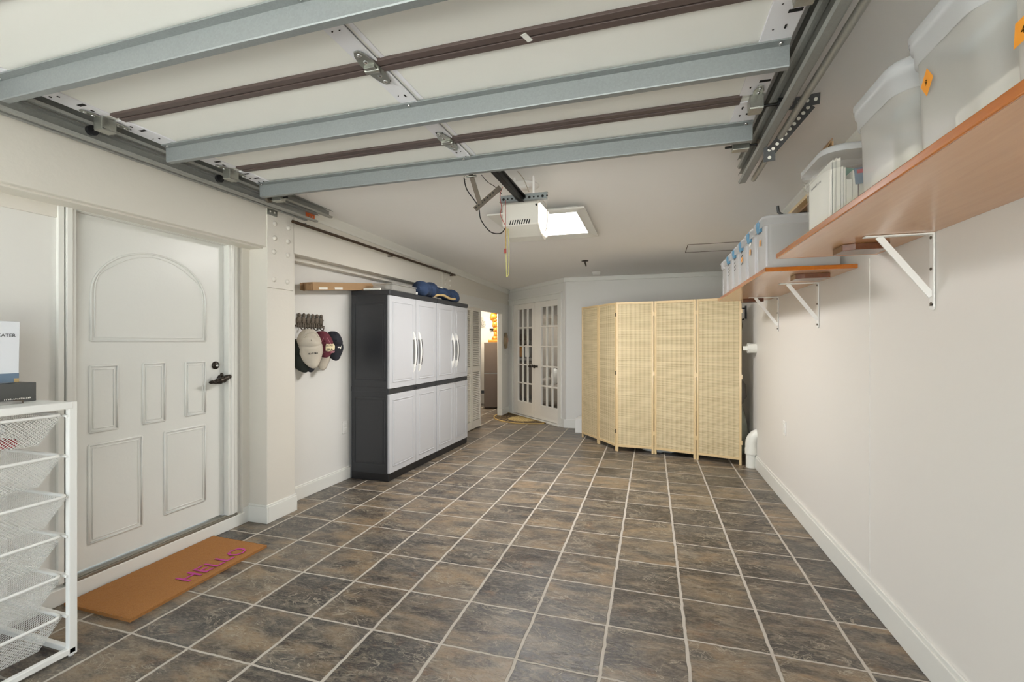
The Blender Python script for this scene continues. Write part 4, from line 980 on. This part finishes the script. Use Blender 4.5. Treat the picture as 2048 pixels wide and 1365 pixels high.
# rail
m = MB(); m.bar((-.80, 2.86, 2.235), (-.862, 2.40, 2.305), .036, .05); m.bar((-.775, 2.84, 2.245), (-.84, 2.46, 2.32), .012, .012); m.build('rail', 'blackm', t, .003)
m = MB(); m.ball((-.845, 2.47, 2.300), .035, .04, .028, 14, 9); m.box(-.91, -.82, 2.44, 2.47, 2.30, 2.325); m.build('trolley', 'black', t)
# arm
m = MB(); m.bar((-1.005, 2.47, 2.30), (-.952, 2.50, 2.110), .026, .007, (0, 1, 0)); m.build('straight_arm', 'iron', t)
m = MB(); m.bar((-.985, 2.50, 2.085), (-.835, 2.52, 2.205), .030, .007, (0, 1, 0)); sa = m.build('curved_arm', 'iron', t)
m = MB()
for k in range(7): p = Vector((-.975, 2.496, 2.093))+Vector((.15, .02, .12))*(k/9); m.cyl(p+Vector((0, -.0035, 0)), p+Vector((0, -.0045, 0)), .005, 8)
m.build('punched_hole', 'hole', sa)
m = MB(); m.box(-1.03, -.985, 2.44, 2.50, 2.295, 2.315); m.cyl((-1.025, 2.47, 2.268), (-.965, 2.47, 2.268), .006, 10); m.tube([(-1.03+.010*math.cos(a), 2.465, 2.262+.012*math.sin(a)) for a in [k*.6 for k in range(10)]], .0015, 6); m.build('door_bracket', 'galvh', t)
# cords
def yp(px, py, y):
    dx = (px-1024)/919.1; dz = -(py-685)/919.1; s_, c_ = math.sin(YAW), math.cos(YAW); r = (-s_+dx*c_, c_+dx*s_); k = y/r[1]; return (r[0]*k, y, 1.31+dz*k)
def smooth(pts, n=6):
    P = [Vector(p) for p in pts]; out = []
    for i in range(len(P)-1):
        a = P[max(0, i-1)]; b = P[i]; c = P[i+1]; d = P[min(len(P)-1, i+2)]
        for k in range(n):
            u = k/n; out.append(.5*((2*b)+(c-a)*u+(2*a-5*b+4*c-d)*u*u+(3*b-a-3*c+d)*u**3))
    return out+[P[-1]]
def cord(name, label, pts, mat, r=.0035, cat='cord'): m = MB(); m.tube(smooth(pts), r, 6); return tag(m.build(name, mat), label, cat)
cord('power_cord', 'black cord drooping from the raised door to the opener', [yp(928, 356, 2.45), yp(934, 380, 2.5), yp(956, 412, 2.56), yp(962, 440, 2.6), yp(981, 464, 2.7), yp(1001, 467, 2.76), yp(1011, 456, 2.79)], 'black')
cord('opener_wire', 'thin beige wire from the ceiling down to the opener hanger', [yp(1035, 343, 2.75), yp(1047, 358, 2.80), yp(1058, 384, 2.84)], 'wirec', .0025)
cord('opener_wire', 'thin dark wire looping behind the opener arm', [yp(963, 350, 2.6), yp(975, 364, 2.62), yp(990, 374, 2.68), yp(1003, 388, 2.76)], 'bronze', .002)
cord('opener_wire', 'red and white wire hanging down the left side of the opener', [yp(1005, 374, 2.62), yp(1000, 392, 2.7), yp(1003, 415, 2.785), yp(1001, 430, 2.78), yp(1010, 450, 2.79)], 'redcord', .002)
cord('opener_wire', 'pale wire loop over the lit side of the opener', [yp(1083, 398, 2.85), yp(1092, 410, 2.9), yp(1095, 430, 2.92), yp(1093, 455, 2.92), yp(1090, 464, 2.95)], 'wirec', .002)
t = thing('pull_cord', 'yellow pull cord loop hanging below the opener', 'cord', yp(1013, 553, 2.78))
m = MB(); m.tube(smooth([yp(1012, 455, 2.79), yp(1012, 500, 2.79), yp(1013, 548, 2.79), yp(1014, 554, 2.79), yp(1017, 545, 2.79), yp(1018, 500, 2.79), yp(1016, 458, 2.79)]), .0028, 6); m.build('cord_loop', 'yellowcord', t)
t = thing('release_cord', 'thin red release cord with a small red knob beside the yellow loop', 'cord', yp(1010, 505, 2.78))
m = MB(); m.tube(smooth([yp(1011, 400, 2.77), yp(1011, 450, 2.775), yp(1010.5, 500, 2.78)]), .0018, 6); m.build('cord', 'redcord', t)
m = MB(); m.tube([yp(1010.5, 498, 2.78), yp(1010.5, 507, 2.78)], .007, 10); m.build('knob', 'redcord', t)
m = MB(); m.lathe([(.10, 0), (.10, .006), (.085, .012), (0, .014)], (-.83, 3.03, CZ(3.03)), (0, 0, -1), 32); m.lathe([(.045, .012), (.045, .02), (0, .02)], (-.83, 3.03, CZ(3.03)), (0, 0, -1), 20); tag(m.build('ceiling_rosette', 'ceiling'), 'round ceiling cover plate above the opener', 'cover plate')

# ================================================================ ceiling fixture
t = thing('ceiling_light', 'square lit ceiling light panel with a sloping white frame behind the opener', 'light', (-.87, 3.95, 2.33))
X0, X1, Y0, Y1 = -1.26, -.482, 3.45, 4.44; ix0, ix1, iy0, iy1 = -1.17, -.557, 3.575, 4.30
m = MB()
zo, zi = 2.318, 2.332
def zt(y): return CZ(y)
O = [(X0, Y0), (X1, Y0), (X1, Y1), (X0, Y1)]; I = [(ix0, iy0), (ix1, iy0), (ix1, iy1), (ix0, iy1)]
for k in range(4):
    a, b = O[k], O[(k+1) % 4]; c, d = I[(k+1) % 4], I[k]
    m.hexa([a+(zo,), b+(zo,), c+(zi,), d+(zi,), a+(zo+.012,), b+(zo+.012,), c+(zi+.012,), d+(zi+.012,)])
m.build('frame', 'trim', t, .003)
m = MB()
for k in range(4):
    a, b = I[k], I[(k+1) % 4]; m.bar((a[0], a[1], 2.350), (b[0], b[1], 2.350), .012, .045)
m.build('inner_box', 'trim', t)
m = MB(); m.box(ix0, ix1, iy0, iy1, 2.334, 2.337); m.build('diffuser', 'lens', t)

t = thing('ceiling_hook', 'dark rusty ceiling hook on a round plate behind the light panel', 'hook', (-.79, 5.70, CZ(5.7)))
z = CZ(5.74); m = MB(); m.lathe([(.045, 0), (.042, .006), (.012, .010), (0, .010)], (-.795, 5.75, z), (0, 0, -1), 16); m.build('plate', 'bronze', t)
m = MB(); m.tube(smooth([(-.795, 5.75, z), (-.792, 5.75, z-.03), (-.785, 5.75, z-.05), (-.78, 5.75, z-.07)]), .008, 8); m.build('hook', 'bronze', t)
z = CZ(6.6); t = thing('smoke_detector', 'small round white smoke detector at the back of the ceiling', 'detector', (-.753, 6.60, z))
m = MB(); m.lathe([(.062, 0), (.062, .008), (.055, .010), (.052, .030), (.035, .042), (0, .044)], (-.753, 6.60, z), (0, 0, -1), 24); m.build('body', 'white', t)
# ceiling hatch
m = MB(); z = CZ(5.35)
for a, b, c, d in ((.363, .98, 5.16, 5.166), (.363, .369, 5.16, 5.56), (.363, .98, 5.555, 5.56), (.975, .98, 5.16, 5.56)):
    m.hexa([(a, c, CZ(c)-.004), (b, c, CZ(c)-.004), (b, d, CZ(d)-.004), (a, d, CZ(d)-.004), (a, c, CZ(c)), (b, c, CZ(c)), (b, d, CZ(d)), (a, d, CZ(d))])
tag(m.build('ceiling_hatch', 'iron'), 'thin dark outline of a hatch panel in the ceiling above the latched bins', 'hatch')

# ================================================================ coir mat
t = thing('door_mat', 'orange brown coir doormat with magenta lettering in front of the entry door', 'mat', (-2.56, 1.95, 0))
m = MB(); P = [(-2.788, 1.535), (-2.330, 1.535), (-2.350, 2.352), (-2.806, 2.360)]
nx, ny = 46, 80; rr = random.Random(3)
def mp(u, v, z):
    a = Vector(P[0]).lerp(Vector(P[1]), u); b = Vector(P[3]).lerp(Vector(P[2]), u); c = a.lerp(b, v); return (c.x, c.y, z)
def mtop(u, v):
    e = min(u, 1-u, v, 1-v); j = .0 if e > .001 else rr.uniform(-.004, .004); p = mp(u, v, .017+rr.uniform(-.0018, .0018)-(.003 if e < .001 else 0)); return (p[0]+j, p[1]+j, p[2])
m.grid(mtop, nx, ny)
for k in range(4):
    a = P[k]; b = P[(k+1) % 4]; m.quad([a+(.0,), b+(.0,), b+(.015,), a+(.015,)])
m.build('mat_body', 'coir', t)
m = MB(); ax = Vector((-.02, .998, 0)); up = Vector((-1, -.02, 0))
def mt(x, y, z): p = Vector((-2.385, 1.853, .0205))+ax*x+up*y; return (p.x, p.y, p.z+z)
m.text('HELLO', .142, mt, .0008, xs=.97); m.build('lettering', 'magenta', t)

# half round rug
t = thing('half_round_rug', 'half round patterned brown and gold rug in front of the french doors', 'rug', (-2.08, 7.55, 0))
c0 = Vector((-2.083, 7.66, 0)); du = Vector((-.7241, .6897, 0)); dn = Vector((-.68966, -.72414, 0))
rp = [c0+du*.62*math.cos(a)+dn*.52*math.sin(a) for a in [math.pi*k/40 for k in range(41)]]
m = MB(); m.add([(p.x, p.y, .008) for p in rp]+[(p.x, p.y, 0) for p in rp], [tuple(range(41))]+[(k, 41+k, 41+(k+1) % 41, (k+1) % 41) for k in range(41)])
rb = m.build('rug_body', 'rug', t)
m = MB(); m.tube([(p.x, p.y, .006) for p in rp], .010, 6, closed=True); m.build('binding', 'rugedge', t)

# ================================================================ basket unit
t = thing('drawer_tower', 'white metal frame tower with wire mesh basket drawers at the left edge', 'drawer unit', (-2.56, 1.05, 0))
fx0, fx1, fy0, fy1, HT = -2.80, -2.312, .72, 1.305, 1.062
m = MB(); w_ = .030
for y in (fy0, fy1):
    m.box(fx1-w_*.8, fx1, y-w_*.5, y+w_*.5, .005, HT); m.box(fx0, fx0+w_*.8, y-w_*.5, y+w_*.5, .005, HT)
    m.box(fx0, fx1, y-.010, y+.010, .012, .036)
m.box(fx1-.024, fx1, fy0, fy1, .012, .036); m.box(fx0, fx0+.024, fy0, fy1, .012, .036); m.build('frame', 'wire', t, .003)
RZ = [1.010, .842, .674, .510, .345, .178]
for z in RZ:
    for y, sg in ((fy0, 1), (fy1, -1)):
        m = MB(); m.bar((fx0, y+sg*.014, z-.006), (fx1-.004, y+sg*.014, z-.006), .018, .010); m.build('runner', 'wire', t, .002)
m = MB(); m.box(fx0, fx1+.002, fy0-.012, fy1+.0, HT-.03, HT); m.build('top_shelf', 'wire', t, .004)
for y in (fy0, fy1):
    m = MB(); m.cyl((fx1-.014, y, 0), (fx1-.014, y, .014), .010, 12); m.build('foot', 'white', t)
for k, z in enumerate(RZ):
    b = thing('x', None, None); bpy.data.objects.remove(b)
    ya, yb = fy0+.030, fy1-.030; xa, xb = fx0+.03, fx1-.012; h = .118; iy = .055; ix = .045
    if k == 2: xb += .02; yb += .008
    T_ = [(xa, ya, z), (xb, ya, z), (xb, yb, z), (xa, yb, z)]; B_ = [(xa+ix, ya+iy, z-h), (xb-ix, ya+iy, z-h), (xb-ix, yb-iy, z-h), (xa+ix, yb-iy, z-h)]
    m = MB()
    for i in range(4): j = (i+1) % 4; m.uvquad([B_[i], B_[j], T_[j], T_[i]])
    m.uvquad([B_[0], B_[3], B_[2], B_[1]]); bs = m.build('basket', 'mesh', t)
    m = MB(); rc = .035; pts = []
    for (cx, cy, a0) in ((xb-rc, yb-rc, 0), (xa+rc, yb-rc, 90), (xa+rc, ya+rc, 180), (xb-rc, ya+rc, 270)):
        for q in range(6): a = math.radians(a0+90*q/5); pts.append((cx+rc*math.cos(a), cy+rc*math.sin(a), z))
    m.tube(pts, .0065, 8, closed=True); m.build('rim', 'wire', bs)
def soft(name, c, r, mat, label, cat='cloth', f=None):
    m = MB(); m.ball(c, *r, 18, 12, f or (lambda d: 1+.05*math.sin(8*d.x+6*d.y)+.04*math.sin(11*d.z))); return tag(m.build(name, mat), label, cat)
for i, (yy, lab) in enumerate(((.93, 'white rolled cloth in the top basket, near the picture edge'), (1.03, 'white rolled cloth in the top basket, the middle one'), (1.13, 'white rolled cloth in the top basket, farthest from the camera'))):
    soft('rolled_cloth', (-2.50, yy, .972), (.09, .045, .040), 'ball', lab)
m = MB(); m.box(-2.56, -2.392, .82, 1.17, .896, .928); tag(m.build('striped_cloth', 'red', bevel=.008), 'red and white striped cloth at the bottom of the top basket', 'cloth')
for i in range(2): soft('cloth_square', (-2.372, .96+.12*i, .916), (.012, .026, .016), 'ball', 'pale square of cloth against the front of the top basket, ' + ('nearer the camera' if i == 0 else 'nearer the door'))
soft('white_ball', (-2.47, 1.0, .615), (.055, .055, .055), 'ball', 'round white ball in the third basket from the top', 'ball', lambda d: 1)
soft('white_bundle', (-2.60, .87, .62), (.08, .07, .05), 'ball', 'white fabric bundle behind the ball in the third basket')
m = MB(); m.bar((-2.36, 1.07, 1.018), (-2.42, 1.02, .995), .022, .003); m.bar((-2.42, 1.02, .995), (-2.5, .98, .99), .022, .003); tag(m.build('black_strap', 'black'), 'black webbing strap hanging over the rim of the top basket', 'strap')
# boxes on the tower
def BX(a, b, c): # local: a along -x into the wall, b along -y
    return (-2.503+a*1.0, 1.285+b*1.0, c)
t = thing('black_carton', 'flat dark grey carton lying on top of the drawer tower', 'box', (-2.60, 1.10, HT))
m = MB(); m.box(-2.80, -2.503, .76, 1.282, HT, HT+.078); m.build('carton', 'boxblk', t, .002)
m = MB(); m.marks(.085, .007, 15, lambda x, y, z: (-2.5022, 1.180+x, HT+.012+y), 5); m.build('lettering', 'paper', t)
t = thing('heater_box', 'white heater carton with dark lettering standing on the flat dark carton', 'box', (-2.66, 1.05, HT+.078))
zb = HT+.079; hx = -2.545; yE = 1.250
def HP(a, b, c): return (hx+a+.02*(c-zb)*0, yE+b+.05*(c-zb), c)
m = MB(); z1 = 1.397
m.hexa([(-2.80, .80, zb), (hx, .80, zb), (hx, yE-.004, zb), (-2.80, yE-.004, zb), (-2.80, .80, z1), (hx, .80, z1), (hx, yE, z1), (-2.80, yE, z1)]); m.build('carton', 'boxw', t, .002)
m = MB(); m.box(hx, hx+.0008, .80, yE-.004, zb+.002, zb+.040); m.build('printed_band', 'steelblue', t)
m = MB(); m.box(hx, hx+.0012, yE-.020, yE-.004, zb+.002, zb+.018); m.build('printed_detail', 'tan', t)
m = MB(); m.text('HEATER', .0190, lambda x, y, z: (hx+.001, yE-.014+x*1.02, zb+.191+y), .0003, 'RIGHT'); m.build('lettering', 'ink', t)
m = MB(); m.box(-2.47, -2.43, 1.13, 1.20, HT+.0005, HT+.012); d = m.build('clear_clip', 'clearbox', bevel=.002); tag(d, 'small clear plastic clip on top of the drawer tower', 'clip')
m = MB(); m.box(-2.468, -2.432, 1.19, 1.205, HT+.001, HT+.014); m.build('clip_end', 'iron', d)

# ================================================================ hall: louvered door, cabinet, statue, mask
def louver_leaf(y0, y1, label):
    t = thing('louvered_door', label, 'door', LW(-2.62, (y0+y1)/2, 0), 'louvered bifold leaves')
    m = MB(LW); xa, xb = -2.645, -2.615; zt = 1.835
    m.box(xa, xb, y0, y0+.045, .02, zt); m.box(xa, xb, y1-.045, y1, .02, zt); m.box(xa, xb, y0+.045, y1-.045, .02, .13); m.box(xa, xb, y0+.045, y1-.045, .86, .95); m.box(xa, xb, y0+.045, y1-.045, zt-.06, zt); m.build('frame', 'louver', t, .002)
    m = MB(LW)
    for z0, z1, n in ((.135, .855, 26), (.955, 1.77, 29)):
        for k in range(n):
            z = z0+(k+.5)*(z1-z0)/n; m.obox((-2.63, (y0+y1)/2, z), (1, 0, -.9), (0, 1, 0), (.9, 0, 1), .012, (y1-y0)/2-.045, .0025)
    m.build('slats', 'louver', t)
louver_leaf(5.97, 6.335, 'white louvered leaf just behind the far storage cabinet')
louver_leaf(6.34, 6.70, 'white louvered leaf at the edge of the bright hall opening')
t = thing('fridge_cabinet', 'dark brown two door cabinet standing in the bright hall', 'cabinet', (-3.05, 8.6, 0))
D0 = Vector((-3.158, 8.502, 0)); D1 = Vector((-2.86, 8.60, 0)); dd = (D1-D0).normalized(); nn = Vector((-dd.y, dd.x, 0))
def FC(u, n, z): p = D0+dd*u+nn*n; return (p.x, p.y, z)
m = MB(FC); m.box(0, .34, 0, .40, .02, 1.305); m.build('body', 'browncab', t, .004)
m = MB(FC); m.box(.003, .337, -.018, 0, .03, .690); m.build('door', 'browncab', t, .003)
m = MB(FC); m.box(.003, .337, -.018, 0, .705, 1.300); m.build('door', 'browncab', t, .003)
m = MB(FC); m.box(0, .34, -.008, .0, .690, .705); m.build('trim_strip', 'galv', t)
m = MB(FC); m.box(-.055, .0, -.02, .01, .30, .36); m.build('hinge', 'black', t)
m = MB()
t = thing('gilded_statue', 'gold carved figure standing on the dark brown hall cabinet', 'statue', FC(.22, .1, 1.305))
zc = 1.306
m = MB(FC)
m.box(.08, .36, .0, .25, zc, zc+.055); m.build('plinth', 'gold', t, .01)
m = MB(FC)
for (du_, z, rx, rz) in ((.22, 1.39, .07, .05), (.23, 1.46, .045, .07), (.23, 1.56, .05, .07), (.22, 1.66, .06, .07), (.21, 1.75, .05, .05), (.19, 1.82, .075, .075), (.22, 1.90, .07, .04), (.24, 1.96, .055, .05), (.15, 1.79, .03, .05), (.16, 1.88, .025, .035)):
    m.ball((du_, .1, z), rx, rx, rz, 14, 9, lambda d: 1+.12*math.sin(9*d.x+7*d.z))
m.build('figure', 'gold', t)
t = thing('lampshade', 'white drum shade with a simple line face hanging in the hall', 'lampshade', (-3.12, 8.1, 1.6))
cx, cy = -3.04, 7.98
m = MB(); n = 28; cc = Vector((cx, cy, 0))
m.lathe([(.135, 0), (.128, .09), (.118, .20)], (cx, cy, 1.575), (0, 0, 1), n); m.build('shade', plain('hall_shade_cloth', C(244, 240, 232), .8), t)
m = MB(); vw = (Vector((0, 0, 0))-Vector((cx, cy, 0))).normalized(); sd = Vector((-vw.y, vw.x, 0))
def SF(a, z, e=.006): q = Vector((cx, cy, 0))+(vw*math.cos(a)+sd*math.sin(a))*(.13+e-.06*(z-1.62)); return (q.x, q.y, z)
m.tube([SF(.50+.34*math.cos(a), 1.665+.065*math.sin(a)) for a in [math.pi*.95+k*.22 for k in range(15)]], .0022, 5)
m.tube([SF(.28+.02*k, 1.70) for k in range(8)], .003, 5); m.tube([SF(.62+.02*k, 1.69) for k in range(8)], .003, 5); m.tube([SF(.52, 1.69), SF(.55, 1.66), SF(.50, 1.655)], .002, 5); m.tube([SF(.42+.02*k, 1.63) for k in range(8)], .003, 5)
m.build('line_face', 'ink', t)
m = MB(); m.cyl((cx, cy, 1.775), (cx, cy, 2.25), .006); m.build('cord', 'white', t)
t = thing('hook_rail', 'dark hook rail on the far hall wall behind the statue', 'rack', (-3.1, 9.19, 1.56))
m = MB(); m.box(-3.28, -2.85, 9.175, 9.195, 1.555, 1.60); m.build('rail', 'bronze', t)
for k in range(5):
    m = MB(); m.tube([(-3.25+.09*k, 9.18, 1.56), (-3.25+.09*k, 9.15, 1.53), (-3.25+.09*k, 9.13, 1.55)], .006, 6); m.build('hook', 'white', t)
t = thing('white_fridge', 'tall white refrigerator edge with a long handle seen through the hall opening', 'refrigerator', (-3.7, 8.2, 0))
m = MB(); m.box(-4.0, -3.34, 8.15, 8.8, .02, 1.62); m.build('body', 'white', t, .01)
m = MB(); m.tube([(-3.36, 8.13, .75), (-3.36, 8.09, .80), (-3.36, 8.09, 1.35), (-3.36, 8.13, 1.40)], .014, 8); m.build('handle', 'white', t)
t = thing('wall_mask', 'small weathered carved mask on the wall piece beside the french doors', 'mask', LW(-2.655, 7.95, 1.33))
m = MB(LW); m.ball((-2.635, 7.95, 1.33), .035, .075, .14, 16, 12, lambda d: 1+.12*math.sin(9*d.z+3*d.y)+.1*math.sin(14*d.y)); m.build('face', plain('mask_wood', C(150, 132, 104), .7, 0, .5, 30, .5), t)
m = MB(LW); m.ball((-2.60, 7.95, 1.34), .014, .016, .035, 10, 8); m.ball((-2.605, 7.92, 1.38), .010, .014, .008, 8, 6); m.ball((-2.605, 7.98, 1.38), .010, .014, .008, 8, 6); m.build('features', plain('mask_pink', C(186, 150, 130), .7), t)
# second cabinet group in the room behind the french doors
t = thing('sideboard', 'dark sideboard seen through the left french door', 'sideboard', (-2.85, 10.2, 0))
m = MB(); m.box(-3.25, -2.48, 9.95, 10.55, .05, .90); m.build('body', 'roomdark', t, .01)
m = MB(); m.box(-3.28, -2.45, 9.92, 10.58, .90, .95); m.build('top', 'sofa', t, .005)
for x in (-3.2, -2.95, -2.70):
    m = MB(); m.box(x, x+.20, 9.935, 9.95, .12, .86); m.build('door', 'browncab', t, .004)
def frame(x, z, w_, h, label):
    t = thing('framed_picture', label, 'picture', (x, 10.3, z), 'framed pictures on the sideboard')
    m = MB(); m.box(x-w_/2, x+w_/2, 10.30, 10.325, z, z+h); m.build('frame', 'black', t, .003)
    m = MB(); m.box(x-w_/2+.02, x+w_/2-.02, 10.296, 10.30, z+.02, z+h-.02); m.build('print', 'gold' if x < -2.9 else 'paper', t)
frame(-2.93, .95, .13, .30, 'dark framed golden picture, leftmost on the sideboard'); frame(-2.76, .95, .14, .32, 'dark framed pale picture in the middle of the sideboard'); frame(-2.60, .95, .13, .32, 'dark framed pale picture at the right of the sideboard')
t = thing('wall_cabinet', 'brown wall cabinet above the framed pictures', 'cabinet', (-2.8, 10.45, 1.36))
m = MB(); m.box(-3.2, -2.5, 10.35, 10.598, 1.36, 1.62); m.build('body', 'browncab', t, .005)
m = MB(); m.box(-3.2, -2.5, 10.33, 10.35, 1.37, 1.61); m.build('door', 'roomdark', t, .005)
t = thing('tall_cupboard', 'tall grey brown cupboard seen through the right french door', 'cupboard', (-2.1, 10.3, 0))
m = MB(); m.box(-2.44, -1.5, 10.1, 10.58, .02, 1.70); m.build('body', 'sofa', t, .01)
for x in (-2.43, -2.16, -1.89): m = MB(); m.box(x, x+.25, 10.085, 10.1, .08, 1.66); m.build('door', 'sofa', t, .004)
for x in (-2.35, -2.15):
    m = MB(); m.box(x, x+.15, 10.15, 10.4, 1.70, 1.86+.06*(x > -2.2)); tag(m.build('storage_box', 'roomdark', bevel=.005), 'dark box on top of the tall cupboard, ' + ('the left one' if x < -2.2 else 'the right one'), 'box')
t = thing('grey_sofa', 'grey sofa with a pale cushion seen through the right french door', 'sofa', (-1.6, 9.3, 0))
m = MB(); m.box(-2.1, -.6, 8.95, 9.75, .06, .42); m.build('seat', 'sofa', t, .04)
m = MB(); m.box(-2.1, -.6, 9.60, 9.85, .40, .78); m.build('backrest', 'roomdark', t, .05)
m = MB(); m.box(-2.2, -2.04, 8.95, 9.8, .06, .56); m.build('arm', 'sofa', t, .04)
m = MB(); m.ball((-1.93, 9.45, .60), .09, .06, .165, 16, 10); tag(m.build('cushion', 'ball'), 'pale cushion resting on the grey sofa', 'cushion')
